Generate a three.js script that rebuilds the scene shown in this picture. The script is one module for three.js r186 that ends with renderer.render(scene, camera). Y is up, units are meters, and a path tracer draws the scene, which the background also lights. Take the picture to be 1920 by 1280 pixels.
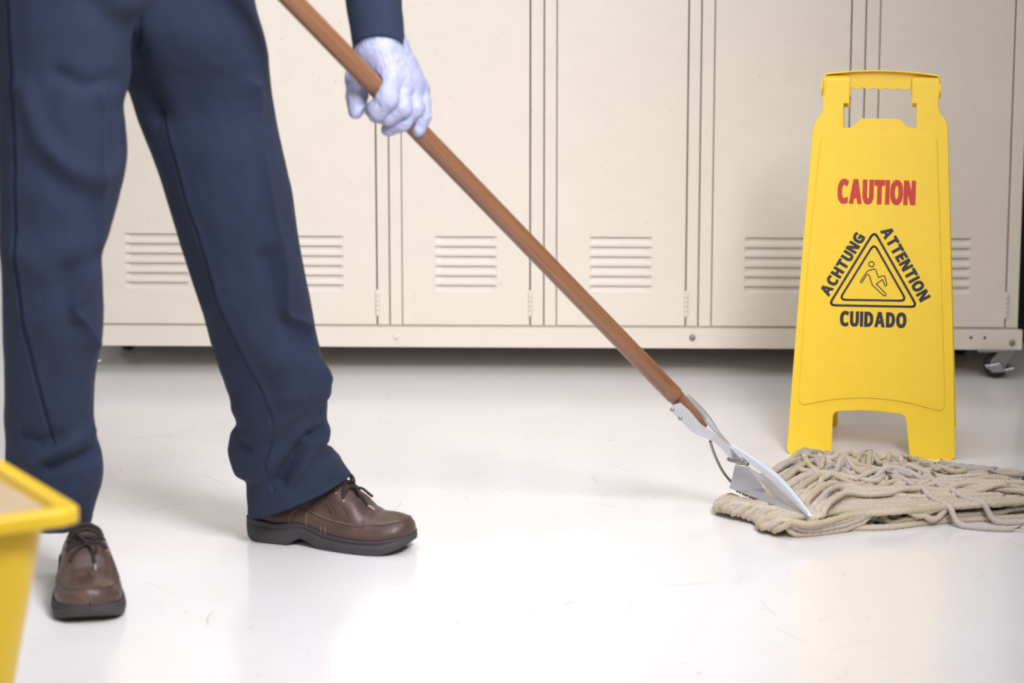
import * as THREE from 'three';
import { RoundedBoxGeometry } from 'three/addons/geometries/RoundedBoxGeometry.js';
import { mergeGeometries } from 'three/addons/utils/BufferGeometryUtils.js';
import { FontLoader } from 'three/addons/loaders/FontLoader.js';
import { RectAreaLightUniformsLib } from 'three/addons/lights/RectAreaLightUniformsLib.js';

// ---------------------------------------------------------------- renderer, camera, light
const renderer = new THREE.WebGLRenderer({ antialias: true });
renderer.toneMapping = THREE.LinearToneMapping;
renderer.toneMappingExposure = 0.455;
renderer.shadowMap.enabled = true;
const scene = new THREE.Scene();
scene.background = new THREE.Color(0x000000);
const V = (x, y, z) => new THREE.Vector3(x, y, z);
const R = THREE.MathUtils.degToRad;

const FOCAL = 5400, EYE = 1.245, PITCH = R(11.66), YAW = R(1.3);   // focal length in pixels of a 1920 x 1280 picture
const camera = new THREE.PerspectiveCamera(2 * THREE.MathUtils.radToDeg(Math.atan(640 / FOCAL)), 1.5, 0.1, 60);
camera.rotation.order = 'YXZ';
camera.position.set(0, EYE, 0);
camera.rotation.set(-PITCH, YAW, 0);
camera.focus = 4.95;
camera.userData.fStop = 3.4;
scene.add(camera);

RectAreaLightUniformsLib.init();
function panelLight(name, pos, target, w, h, color, strength, glow) {    // a lamp with a glowing face and an area light just in front of it
  const g = new THREE.Group();
  g.name = name; g.position.copy(pos); g.lookAt(target); scene.add(g);
  const housing = new THREE.Mesh(new RoundedBoxGeometry(w + 0.06, h + 0.06, 0.08, 2, 0.015), new THREE.MeshStandardMaterial({ color: 0x2a2a2c, roughness: 0.6 }));
  housing.name = 'housing'; housing.position.z = -0.045; g.add(housing);
  const face = new THREE.Mesh(new THREE.BoxGeometry(w, h, 0.006), new THREE.MeshStandardMaterial({ color: 0xffffff, emissive: color, emissiveIntensity: glow }));
  face.name = 'diffuser'; face.position.z = 0.0; g.add(face);
  const l = new THREE.RectAreaLight(color, strength, w, h);
  l.position.z = 0.012; l.rotation.y = Math.PI; l.castShadow = true; g.add(l);
  return g;
}
function spotLamp(name, pos, target, color, candela, cone, penumbra, soft, label) {   // a studio spot lamp: can, glowing lens and its light
  const g = new THREE.Group(); g.name = name; g.position.copy(pos); g.lookAt(target); g.userData = { label, category: 'spot lamp' }; scene.add(g);
  const can = new THREE.Mesh(new THREE.LatheGeometry([[0.0001, -0.24], [0.1, -0.24], [0.13, -0.2], [0.135, -0.02], [0.15, 0], [0.14, 0.004], [0.125, -0.01]].map((p) => new THREE.Vector2(...p)), 32).rotateX(Math.PI / 2), new THREE.MeshStandardMaterial({ color: 0x222224, roughness: 0.5 }));
  can.name = 'can'; g.add(can);
  const lens = new THREE.Mesh(new THREE.CylinderGeometry(0.122, 0.122, 0.006, 32).rotateX(Math.PI / 2), new THREE.MeshStandardMaterial({ color: 0xffffff, emissive: color, emissiveIntensity: 1.5 }));
  lens.name = 'lens'; lens.position.z = -0.012; g.add(lens);
  const l = new THREE.SpotLight(color, candela, 0, cone, penumbra); l.castShadow = true; l.shadow.radius = soft;
  l.position.set(0, 0, 0.02 + soft * 0.02); l.target.position.set(0, 0, 2); g.add(l, l.target);
}
const LAMPS = [
  ['ceiling_panel', V(0.25, 2.78, -3.3), V(0.25, 0, -3.3001), 2.2, 1.2, 0xf3f6ff, 5.8, 1.2, 'ceiling light panel above the white floor in front of the lockers', 'ceiling light'],
  ['ceiling_panel', V(-0.6, 2.78, -4.9), V(-0.6, 0, -4.9001), 1.2, 0.6, 0xf6f6ff, 13, 1.2, 'ceiling light panel close to the lockers', 'ceiling light'],
  ['softbox', V(-0.7, 1.95, -0.6), V(-0.3, 0.3, -4.6), 1.3, 1.0, 0xf5f7ff, 7.5, 1.2, 'white studio softbox on the camera side of the room', 'softbox'],
];
spotLamp('spot_lamp', V(0.95, 2.6, -1.8), V(-0.85, 0.1, -4.95), 0xfaf9ff, 80, R(29), 0.6, 24, 'black studio spot lamp aimed at the lockers');
// ---------------------------------------------------------------- helpers
let seed = 7;
const rnd = () => { seed = (seed * 1664525 + 1013904223) >>> 0; return seed / 4294967296; };
const rr = (a, b) => a + (b - a) * rnd();
const lerp = THREE.MathUtils.lerp, clamp = THREE.MathUtils.clamp;
function hash3(x, y, z) { let h = (x * 374761393 + y * 668265263 + z * 2147483647 ^ 0x5bd1e995) | 0; h = Math.imul(h ^ (h >>> 13), 1274126177); return ((h ^ (h >>> 16)) >>> 0) / 4294967296; }
function vnoise(x, y, z = 0) {
  const ix = Math.floor(x), iy = Math.floor(y), iz = Math.floor(z), fx = x - ix, fy = y - iy, fz = z - iz;
  const s = (t) => t * t * (3 - 2 * t), u = s(fx), v = s(fy), w = s(fz);
  const c = (a, b, d) => hash3(ix + a, iy + b, iz + d);
  return lerp(lerp(lerp(c(0, 0, 0), c(1, 0, 0), u), lerp(c(0, 1, 0), c(1, 1, 0), u), v), lerp(lerp(c(0, 0, 1), c(1, 0, 1), u), lerp(c(0, 1, 1), c(1, 1, 1), u), v), w);
}
const fbm = (x, y, z = 0) => 0.55 * vnoise(x, y, z) + 0.3 * vnoise(2.1 * x + 5, 2.1 * y + 9, 2.1 * z) + 0.15 * vnoise(4.3 * x, 4.3 * y + 3, 4.3 * z + 1);

// the surveyor's tools: rays from the place the photograph was taken, met with the floor, a level or an upright plane
const HEAD = V(-Math.sin(YAW), 0, -Math.cos(YAW)), RIGHT = V(Math.cos(YAW), 0, -Math.sin(YAW));
const EYEPOINT = V(0, EYE, 0);
function ray(px, py) {
  const u = (px - 960) / FOCAL, v = (640 - py) / FOCAL;
  const ahead = Math.cos(PITCH) + v * Math.sin(PITCH) * 1, up = -Math.sin(PITCH) + v * Math.cos(PITCH);
  return V(0, up, 0).addScaledVector(HEAD, ahead).addScaledVector(RIGHT, u);
}
function at(px, py, d) { const r = ray(px, py); return r.multiplyScalar(d / r.dot(HEAD)).add(EYEPOINT); }
function onLevel(px, py, y = 0) { const r = ray(px, py); return r.multiplyScalar((y - EYE) / r.y).add(EYEPOINT); }
function onPlane(px, py, p0, n) { const r = ray(px, py); return r.multiplyScalar(p0.clone().sub(EYEPOINT).dot(n) / r.dot(n)).add(EYEPOINT); }
const place = (x, y, d) => V(0, y, 0).addScaledVector(HEAD, d).addScaledVector(RIGHT, x);

const used = {};
function numbered(name) { used[name] = (used[name] ?? -1) + 1; return used[name] ? name + '_' + String(used[name]).padStart(3, '0') : name; }
function shade(o) { o.traverse((m) => { if (m.isMesh) { m.castShadow = true; m.receiveShadow = true; } }); }
function thing(name, label, category, pos = V(0, 0, 0), turn = 0, group) {
  const g = new THREE.Group(); g.name = numbered(name); g.position.copy(pos); g.rotation.y = turn; scene.add(g);
  g.userData = { label, category }; if (group) g.userData.group = group;
  return g;
}
function clean(g) { g = g.index ? g.toNonIndexed() : g; for (const k of Object.keys(g.attributes)) if (!['position', 'normal', 'uv'].includes(k)) g.deleteAttribute(k); if (!g.attributes.uv) g.setAttribute('uv', new THREE.BufferAttribute(new Float32Array(g.attributes.position.count * 2), 2)); return g; }
function merge(list) { return list.length === 1 ? list[0] : mergeGeometries(list.map(clean)); }
function part(name, geo, mat, parent, label) {
  const m = new THREE.Mesh(merge([].concat(geo)), mat); m.name = name; parent.add(m); if (label) m.userData.label = label;
  return m;
}
function struct(name, geo, mat, parent) { const m = new THREE.Mesh(merge([].concat(geo)), mat); m.name = name; (parent ?? scene).add(m); if (!parent) m.userData.kind = 'structure'; return m; }
function box(w, h, d, x = 0, y = 0, z = 0, r = 0) { const g = r ? new RoundedBoxGeometry(w, h, d, 2, r) : new THREE.BoxGeometry(w, h, d); g.translate(x, y, z); return g; }
function cyl(r, h, axis, x, y, z, n = 20, r2 = r) { const g = new THREE.CylinderGeometry(r2, r, h, n); if (axis === 'x') g.rotateZ(-Math.PI / 2); if (axis === 'z') g.rotateX(Math.PI / 2); g.translate(x, y, z); return g; }
function tube(points, r, seg = 24, rad = 8, closed = false) { return new THREE.TubeGeometry(new THREE.CatmullRomCurve3(points, closed, 'centripetal'), seg, r, rad, closed); }
function metreUV(g, s = 1) { // box mapping, one texture repeat per s metres
  const p = g.attributes.position, n = g.attributes.normal, uv = new Float32Array(p.count * 2);
  for (let i = 0; i < p.count; i++) {
    const ax = Math.abs(n.getX(i)), ay = Math.abs(n.getY(i)), az = Math.abs(n.getZ(i));
    const [a, b] = az >= ax && az >= ay ? [p.getX(i), p.getY(i)] : ax >= ay ? [p.getZ(i), p.getY(i)] : [p.getX(i), p.getZ(i)];
    uv[2 * i] = a / s; uv[2 * i + 1] = b / s;
  }
  g.setAttribute('uv', new THREE.BufferAttribute(uv, 2)); return g;
}
// a grid of points p(i, j) made into a surface; wrap closes it around in i
function gridSurface(nu, nv, p, wrap, uvScale = [1, 1]) {
  const pos = new Float32Array((nu + 1) * (nv + 1) * 3), uv = new Float32Array((nu + 1) * (nv + 1) * 2), idx = [];
  for (let j = 0; j <= nv; j++) for (let i = 0; i <= nu; i++) {
    const k = j * (nu + 1) + i, q = p(wrap && i === nu ? 0 : i / nu, j / nv); pos.set([q.x, q.y, q.z], 3 * k); uv.set([i / nu * uvScale[0], j / nv * uvScale[1]], 2 * k);
  }
  for (let j = 0; j < nv; j++) for (let i = 0; i < nu; i++) { const a = j * (nu + 1) + i, b = a + 1, c = a + nu + 1, d = c + 1; idx.push(a, b, d, a, d, c); }
  const g = new THREE.BufferGeometry(); g.setAttribute('position', new THREE.BufferAttribute(pos, 3)); g.setAttribute('uv', new THREE.BufferAttribute(uv, 2)); g.setIndex(idx); g.computeVertexNormals();
  if (wrap) { const n = g.attributes.normal; for (let j = 0; j <= nv; j++) { const a = j * (nu + 1), b = a + nu, v = V(n.getX(a) + n.getX(b), n.getY(a) + n.getY(b), n.getZ(a) + n.getZ(b)).normalize(); n.setXYZ(a, v.x, v.y, v.z); n.setXYZ(b, v.x, v.y, v.z); } }
  return g;
}
// naive surface nets of a field that is negative inside
function nets(f, lo, hi, cell) {
  const n = [0, 1, 2].map((k) => Math.ceil((hi[k] - lo[k]) / cell) + 1), [nx, ny, nz] = n, val = new Float32Array(nx * ny * nz), id = new Int32Array(nx * ny * nz).fill(-1);
  const ix = (x, y, z) => x + nx * (y + ny * z);
  for (let z = 0; z < nz; z++) for (let y = 0; y < ny; y++) for (let x = 0; x < nx; x++) val[ix(x, y, z)] = f(lo[0] + x * cell, lo[1] + y * cell, lo[2] + z * cell);
  const pos = [], idx = [], E = [[0, 1], [0, 2], [0, 4], [1, 3], [1, 5], [2, 3], [2, 6], [3, 7], [4, 5], [4, 6], [5, 7], [6, 7]];
  for (let z = 0; z < nz - 1; z++) for (let y = 0; y < ny - 1; y++) for (let x = 0; x < nx - 1; x++) {
    const c = []; let m = 0; for (let k = 0; k < 8; k++) { c[k] = val[ix(x + (k & 1), y + (k >> 1 & 1), z + (k >> 2))]; if (c[k] < 0) m |= 1 << k; }
    if (m === 0 || m === 255) continue;
    let sx = 0, sy = 0, sz = 0, q = 0;
    for (const [a, b] of E) if ((c[a] < 0) !== (c[b] < 0)) { const t = c[a] / (c[a] - c[b]); sx += lerp(a & 1, b & 1, t); sy += lerp(a >> 1 & 1, b >> 1 & 1, t); sz += lerp(a >> 2, b >> 2, t); q++; }
    id[ix(x, y, z)] = pos.length / 3; pos.push(lo[0] + (x + sx / q) * cell, lo[1] + (y + sy / q) * cell, lo[2] + (z + sz / q) * cell);
  }
  const quad = (a, b, c, d, flip) => { if (a < 0 || b < 0 || c < 0 || d < 0) return; flip ? idx.push(a, c, b, a, d, c) : idx.push(a, b, c, a, c, d); };
  for (let z = 1; z < nz - 1; z++) for (let y = 1; y < ny - 1; y++) for (let x = 1; x < nx - 1; x++) {
    const s = val[ix(x, y, z)] < 0;
    if (s !== val[ix(x + 1, y, z)] < 0) quad(id[ix(x, y - 1, z - 1)], id[ix(x, y, z - 1)], id[ix(x, y, z)], id[ix(x, y - 1, z)], !s);
    if (s !== val[ix(x, y + 1, z)] < 0) quad(id[ix(x - 1, y, z - 1)], id[ix(x - 1, y, z)], id[ix(x, y, z)], id[ix(x, y, z - 1)], !s);
    if (s !== val[ix(x, y, z + 1)] < 0) quad(id[ix(x - 1, y - 1, z)], id[ix(x, y - 1, z)], id[ix(x, y, z)], id[ix(x - 1, y, z)], !s);
  }
  const nor = new Float32Array(pos.length), e = cell * 0.5, uv = new Float32Array(pos.length / 3 * 2);
  for (let i = 0; i < pos.length; i += 3) {
    const [x, y, z] = [pos[i], pos[i + 1], pos[i + 2]], g = V(f(x + e, y, z) - f(x - e, y, z), f(x, y + e, z) - f(x, y - e, z), f(x, y, z + e) - f(x, y, z - e)).normalize();
    nor.set([g.x, g.y, g.z], i); uv.set([x + z * 0.7, y + z * 0.4], i / 3 * 2);
  }
  const g = new THREE.BufferGeometry(); g.setAttribute('position', new THREE.Float32BufferAttribute(pos, 3)); g.setAttribute('normal', new THREE.BufferAttribute(nor, 3)); g.setAttribute('uv', new THREE.BufferAttribute(uv, 2)); g.setIndex(idx);
  return g;
}
const smin = (a, b, k) => { const h = Math.max(k - Math.abs(a - b), 0) / k; return Math.min(a, b) - h * h * k * 0.25; };
function capsule(x, y, z, a, b, ra, rb) {
  const bx = b.x - a.x, by = b.y - a.y, bz = b.z - a.z, px = x - a.x, py = y - a.y, pz = z - a.z;
  const t = clamp((px * bx + py * by + pz * bz) / (bx * bx + by * by + bz * bz), 0, 1);
  return Math.hypot(px - bx * t, py - by * t, pz - bz * t) - (ra + (rb - ra) * t);
}
function ellipsoid(x, y, z, c, r) { const k = Math.hypot((x - c.x) / r[0], (y - c.y) / r[1], (z - c.z) / r[2]); return (k - 1) * Math.min(...r); }
// an outline with rounded corners: points [x, y, radius]
function roundShape(pts, S = THREE.Shape) {
  const s = new S(), n = pts.length;
  for (let i = 0; i < n; i++) {
    const a = pts[(i + n - 1) % n], b = pts[i], c = pts[(i + 1) % n], la = Math.hypot(a[0] - b[0], a[1] - b[1]), lc = Math.hypot(c[0] - b[0], c[1] - b[1]), r = Math.min(b[2] ?? 0, la * 0.49, lc * 0.49);
    const p = [b[0] + (a[0] - b[0]) * r / la, b[1] + (a[1] - b[1]) * r / la], q = [b[0] + (c[0] - b[0]) * r / lc, b[1] + (c[1] - b[1]) * r / lc];
    i ? s.lineTo(...p) : s.moveTo(...p); if (r > 0) s.quadraticCurveTo(b[0], b[1], q[0], q[1]);
  }
  s.closePath(); return s;
}
function extrude(shape, depth, bevel = 0, seg = 6, bevelSeg = 2) { return new THREE.ExtrudeGeometry(shape, { depth: depth - 2 * bevel, bevelEnabled: bevel > 0, bevelSize: bevel, bevelThickness: bevel, bevelOffset: -bevel, bevelSegments: bevelSeg, curveSegments: seg }).translate(0, 0, bevel); }
// a printed line of given width along 2D points
function stroke(pts, w, closed, depth = 0.0003) {
  const out = [], n = pts.length;
  for (let i = 0; i < n; i++) {
    const [x, y] = pts[i]; out.push(new THREE.CylinderGeometry(w / 2, w / 2, depth, 14).rotateX(Math.PI / 2).translate(x, y, depth / 2));
    if (!closed && i === n - 1) break;
    const [x2, y2] = pts[(i + 1) % n], l = Math.hypot(x2 - x, y2 - y);
    out.push(new THREE.BoxGeometry(l, w, depth).rotateZ(Math.atan2(y2 - y, x2 - x)).translate((x + x2) / 2, (y + y2) / 2, depth / 2));
  }
  return merge(out);
}
function canvasTexture(w, h, draw, srgb = true, repeat) {
  const c = document.createElement('canvas'); c.width = w; c.height = h; draw(c.getContext('2d'), w, h);
  const t = new THREE.CanvasTexture(c); if (srgb) t.colorSpace = THREE.SRGBColorSpace; t.wrapS = t.wrapT = THREE.RepeatWrapping; if (repeat) t.repeat.set(...repeat); return t;
}
function dataTexture(w, h, f, srgb = false) { // f(x, y) -> [r, g, b] 0..255
  const d = new Uint8Array(w * h * 4); for (let y = 0; y < h; y++) for (let x = 0; x < w; x++) { const c = f(x, y), k = 4 * (y * w + x); d[k] = c[0]; d[k + 1] = c[1]; d[k + 2] = c[2]; d[k + 3] = 255; }
  const t = new THREE.DataTexture(d, w, h); t.magFilter = t.minFilter = THREE.LinearFilter; t.wrapS = t.wrapT = THREE.RepeatWrapping; if (srgb) t.colorSpace = THREE.SRGBColorSpace; t.needsUpdate = true; return t;
}
const tile = (x, n) => ((x % n) + n) % n;
// ---------------------------------------------------------------- materials
const std = (o) => new THREE.MeshStandardMaterial(o);
const speckTex = (base, tint, amount, size, seedAt) => canvasTexture(1024, 1024, (c, w, h) => { // paint with a faint mottle, small chips and specks
  const im = c.createImageData(w, h), d = im.data;
  for (let y = 0; y < h; y++) for (let x = 0; x < w; x++) {
    const s = 256 / w, t = (fbm(x * s * 0.12 + seedAt, y * s * 0.12) - 0.5) * amount + (hash3(x, y, seedAt) - 0.5) * amount * 0.35, k = 4 * (y * w + x);
    for (let q = 0; q < 3; q++) d[k + q] = base[q] * (1 + t); d[k + 3] = 255;
  }
  c.putImageData(im, 0, 0);
  for (let i = 0; i < size; i++) { c.globalAlpha = rr(0.15, 0.6); c.fillStyle = tint; c.beginPath(); c.ellipse(rnd() * w, rnd() * h, rr(0.6, 2.2), rr(0.5, 1.4), rr(0, 3), 0, 7); c.fill(); }
  c.globalAlpha = 1;
});
const lockerTex = speckTex([236, 227, 211], '#8d7450', 0.022, 130, 3);
const M = {
  locker: std({ map: lockerTex, roughness: 0.42 }),
  steel: std({ color: 0xb8b8bb, metalness: 1, roughness: 0.32 }),
  zinc: std({ color: 0x9a9893, metalness: 0.9, roughness: 0.42 }),
  blackRubber: std({ color: 0x2c2624, roughness: 0.6 }),
  wall: std({ color: 0xe6e4e0, roughness: 0.8 }),
  ceiling: std({ color: 0xe2e2e0, roughness: 0.9 }),
  darkWall: std({ color: 0x1c1a1a, roughness: 0.75 }),
  greyWall: std({ color: 0x8a8580, roughness: 0.85 }),
};
// waxed white floor: faint mottle, scuffs, specks and a few brown drips
const FLOOR_M = 3.2;
const floorTex = canvasTexture(2048, 2048, (c, w, h) => {
  const im = c.createImageData(w, h), d = im.data;
  for (let y = 0; y < h; y++) for (let x = 0; x < w; x++) {
    const t = (fbm(x * 0.012, y * 0.012) - 0.5) * 0.025 + (fbm(x * 0.08 + 40, y * 0.3) - 0.5) * 0.018 + (hash3(x, y, 1) - 0.5) * 0.012, k = 4 * (y * w + x);
    d[k] = 238 * (1 + t); d[k + 1] = 235 * (1 + t); d[k + 2] = 233 * (1 + t * 1.15); d[k + 3] = 255;
  }
  c.putImageData(im, 0, 0);
  const px = w / FLOOR_M;
  for (let i = 0; i < 900; i++) { c.globalAlpha = rr(0.15, 0.75); c.fillStyle = ['#8a7764', '#a08c78', '#5d5854'][i % 3]; c.beginPath(); c.ellipse(rnd() * w, rnd() * h, rr(0.4, 1.6), rr(0.4, 1.1), rr(0, 3), 0, 7); c.fill(); }
  for (let i = 0; i < 170; i++) { c.globalAlpha = rr(0.12, 0.4); c.strokeStyle = ['#9b8a7a', '#8f8b88', '#b09c86'][i % 3]; c.lineWidth = rr(0.6, 1.8); const x = rnd() * w, y = rnd() * h, a = rr(0, 6.3), l = rr(0.01, 0.09) * px; c.beginPath(); c.moveTo(x, y); c.quadraticCurveTo(x + Math.cos(a) * l * 0.5 + rr(-6, 6), y + Math.sin(a) * l * 0.5 + rr(-6, 6), x + Math.cos(a) * l, y + Math.sin(a) * l); c.stroke(); }
  for (let i = 0; i < 26; i++) { c.globalAlpha = rr(0.2, 0.5); c.fillStyle = '#b9a48a'; c.beginPath(); c.ellipse(rnd() * w, rnd() * h, rr(2, 6), rr(1.5, 3), rr(0, 3), 0, 7); c.fill(); }
  c.globalAlpha = 1;
}, true, [1 / FLOOR_M, 1 / FLOOR_M]);
M.floor = new THREE.MeshPhysicalMaterial({ map: floorTex, roughness: 0.18, specularIntensity: 0.75, ior: 1.5, bumpScale: 0.0002, bumpMap: dataTexture(256, 256, (x, y) => { const t = 128 + 90 * (0.5 * (Math.sin(x * Math.PI / 32 + 2 * Math.sin(y * Math.PI / 64)) * Math.sin(y * Math.PI / 64 + 1)) + 0.5 * Math.sin((x + 2 * y) * Math.PI / 128)); return [t, t, t]; }) });
M.floor.bumpMap.repeat.set(1.3, 1.3);

// ---------------------------------------------------------------- the room
const X0 = -2.5, X1 = 2.3, ZB = -6.0, ZF = 1.2, TOP = 2.86, T = 0.12;
const floorGeo = box(X1 - X0 + 2 * T, T, ZF - ZB + 2 * T, (X0 + X1) / 2, -T / 2, (ZF + ZB) / 2); metreUV(floorGeo);
struct('floor', floorGeo, M.floor);
struct('ceiling', box(X1 - X0 + 2 * T, T, ZF - ZB + 2 * T, (X0 + X1) / 2, TOP + T / 2, (ZF + ZB) / 2), M.ceiling);
struct('wall_left', box(T, TOP, ZF - ZB, X0 - T / 2, TOP / 2, (ZF + ZB) / 2), M.wall);
struct('wall_right', box(T, TOP, ZF - ZB, X1 + T / 2, TOP / 2, (ZF + ZB) / 2), M.greyWall);
struct('wall_front', box(X1 - X0 + 2 * T, TOP, T, (X0 + X1) / 2, TOP / 2, ZF + T / 2), M.wall);
const DOOR_X0 = 0.84, DOOR_X1 = 1.95, DOOR_H = 2.1;
struct('wall_back', [box(DOOR_X0 - X0 + T, TOP, T, (X0 - T + DOOR_X0) / 2, TOP / 2, ZB - T / 2), box(X1 + T - DOOR_X1, TOP, T, (X1 + T + DOOR_X1) / 2, TOP / 2, ZB - T / 2), box(DOOR_X1 - DOOR_X0, TOP - DOOR_H, T, (DOOR_X0 + DOOR_X1) / 2, (TOP + DOOR_H) / 2, ZB - T / 2)], M.wall);
const door = struct('door_1', box(DOOR_X1 - DOOR_X0 - 0.012, DOOR_H - 0.012, 0.045, (DOOR_X0 + DOOR_X1) / 2, DOOR_H / 2, ZB - 0.06, 0.004), M.darkWall);
part('kick_plate', box(0.86, 0.22, 0.003, (DOOR_X0 + DOOR_X1) / 2, 0.14, ZB - 0.036), std({ color: 0x242222, roughness: 0.5 }), door);
part('door_handle', [cyl(0.009, 0.13, 'x', DOOR_X1 - 0.13, 1.02, ZB + 0.02), cyl(0.009, 0.06, 'z', DOOR_X1 - 0.075, 1.02, ZB - 0.01)], M.steel, door);
for (const [name, pos, target, w, h, color, strength, glow, label, category] of LAMPS) { const g = panelLight(numbered(name), pos, target, w, h, color, strength, glow); g.userData = { label, category }; }

// ---------------------------------------------------------------- the locker bank on its wheeled base
const ZL = -5.69, DEPTH = 0.28, LTOP = 1.83;
const frontX = (px, py = 580) => onPlane(px, py, V(0, 0, ZL), V(0, 0, 1)).x, frontY = (py, px = 960) => onPlane(px, py, V(0, 0, ZL), V(0, 0, 1)).y;
const doorsPx = [[174, 413], [465, 706], [755.5, 992.5], [1044, 1284], [1334.5, 1583], [1638, 1884]];
const seams = [439, 731, 1019.5, 1309, 1611];                                      // where two lockers meet
const lockers = thing('locker_bank', 'cream metal six-door locker bank on small casters along the back wall', 'lockers', V(0, 0, ZL));
const LX0 = frontX(147), LX1 = frontX(1909), railTop = frontY(613), railBottom = frontY(650), doorBottom = frontY(609.5);
{
  const b = [], z0 = -DEPTH, mid = (railTop + LTOP) / 2, hgt = LTOP - railTop;
  b.push(box(LX1 - LX0, hgt, 0.0015, (LX0 + LX1) / 2, mid, z0 + 0.001), box(LX1 - LX0, 0.02, DEPTH, (LX0 + LX1) / 2, LTOP - 0.01, -DEPTH / 2));
  part('floor_plate', box(LX1 - LX0, 0.006, DEPTH - 0.004, (LX0 + LX1) / 2, railTop - 0.001, -DEPTH / 2 - 0.002), M.locker, lockers);
  b.push(box(0.0015, hgt, DEPTH, LX0 + 0.0008, mid, -DEPTH / 2), box(0.0015, hgt, DEPTH, LX1 - 0.0008, mid, -DEPTH / 2));
  part('cabinet_body', b.map((g) => metreUV(g)), M.locker, lockers);
  const stiles = []; // the frame uprights: each door has its own on either side
  const edges = [LX0, ...seams.map((p) => frontX(p)), LX1];
  doorsPx.forEach(([l, r], i) => {
    const xl = frontX(l), xr = frontX(r), g = 0.0011;
    for (const [a, c] of [[edges[i] + (i ? g : 0), xl - 0.0017], [xr + 0.0026, edges[i + 1] - (i < 5 ? g : 0)]]) stiles.push(box(c - a, hgt - 0.004, 0.022, (a + c) / 2, mid + 0.001, -0.011, 0.0018));
    stiles.push(box(edges[i + 1] - edges[i] - 0.003, 0.03, 0.02, (edges[i] + edges[i + 1]) / 2, LTOP - 0.017, -0.0101, 0.001));
  });
  for (const g of stiles) part('frame_upright', metreUV(g), M.locker, lockers);
  edges.slice(1, -1).forEach((x) => part('partition', box(0.0018, hgt - 0.03, DEPTH - 0.03, x, mid, -DEPTH / 2 - 0.012), M.locker, lockers));
}
const slotPx = [445, 463.3, 481.6, 499.9, 518.2, 536.2], slotSpan = [[235, 353], [527, 643], [816, 931], [1106, 1222], [1396, 1513], [1704, 1820]];
doorsPx.forEach(([l, r], i) => {
  const xl = frontX(l), xr = frontX(r), y0 = doorBottom, y1 = LTOP - 0.036, s = new THREE.Shape([V(xl, y0), V(xr, y0), V(xr, y1), V(xl, y1)].map((v) => new THREE.Vector2(v.x, v.y)));
  const a = frontX(slotSpan[i][0], 490), c = frontX(slotSpan[i][1], 490), H = 0.0115, slots = slotPx.map((p) => frontY(p) - (i === 0 ? -0.004 : 0));
  for (const y of slots) s.holes.push(new THREE.Path([new THREE.Vector2(a, y - H), new THREE.Vector2(a, y + 0.0014), new THREE.Vector2(c, y + 0.0014), new THREE.Vector2(c, y - H)]));
  const door = part('door', metreUV(extrude(s, 0.0014, 0.0005, 4, 1).translate(0, 0, -0.0014)), M.locker, lockers);
  part('door_flange', [box(0.0012, y1 - y0 - 0.004, 0.018, xl + 0.0011, (y0 + y1) / 2, -0.0104), box(0.0012, y1 - y0 - 0.004, 0.018, xr - 0.0011, (y0 + y1) / 2, -0.0104), box(xr - xl - 0.004, 0.0012, 0.018, (xl + xr) / 2, y0 + 0.0011, -0.0104)], M.locker, door);
  for (const y of slots) { // a pressed blade: flush at its lower edge, turned in at the slot
    const g = gridSurface(26, 6, (u, v) => { const e = clamp(Math.min(u, 1 - u) * 14, 0, 1), k = e * e * (3 - 2 * e); return V(lerp(a, c, u), y - H + v * (H + 0.0002 * k), -0.0006 - 0.0062 * k * Math.pow(v, 0.85)); }, false, [c - a, H]);
    part('louver', g, M.locker, door);
  }
  const hinge = [], hx = xr + 0.0013 + 0.001, hy0 = frontY(590), hy1 = frontY(547), n = 5;
  for (let k = 0; k < n; k++) hinge.push(cyl(0.0044, (hy1 - hy0) / n - 0.0009, 'y', hx, hy0 + (hy1 - hy0) * (k + 0.5) / n, 0.0016, 16));
  hinge.push(new THREE.SphereGeometry(0.0038, 12, 8).translate(hx, hy0, 0.0016), new THREE.SphereGeometry(0.0038, 12, 8).translate(hx, hy1, 0.0016));
  part('hinge', hinge, M.locker, door);
});
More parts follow.
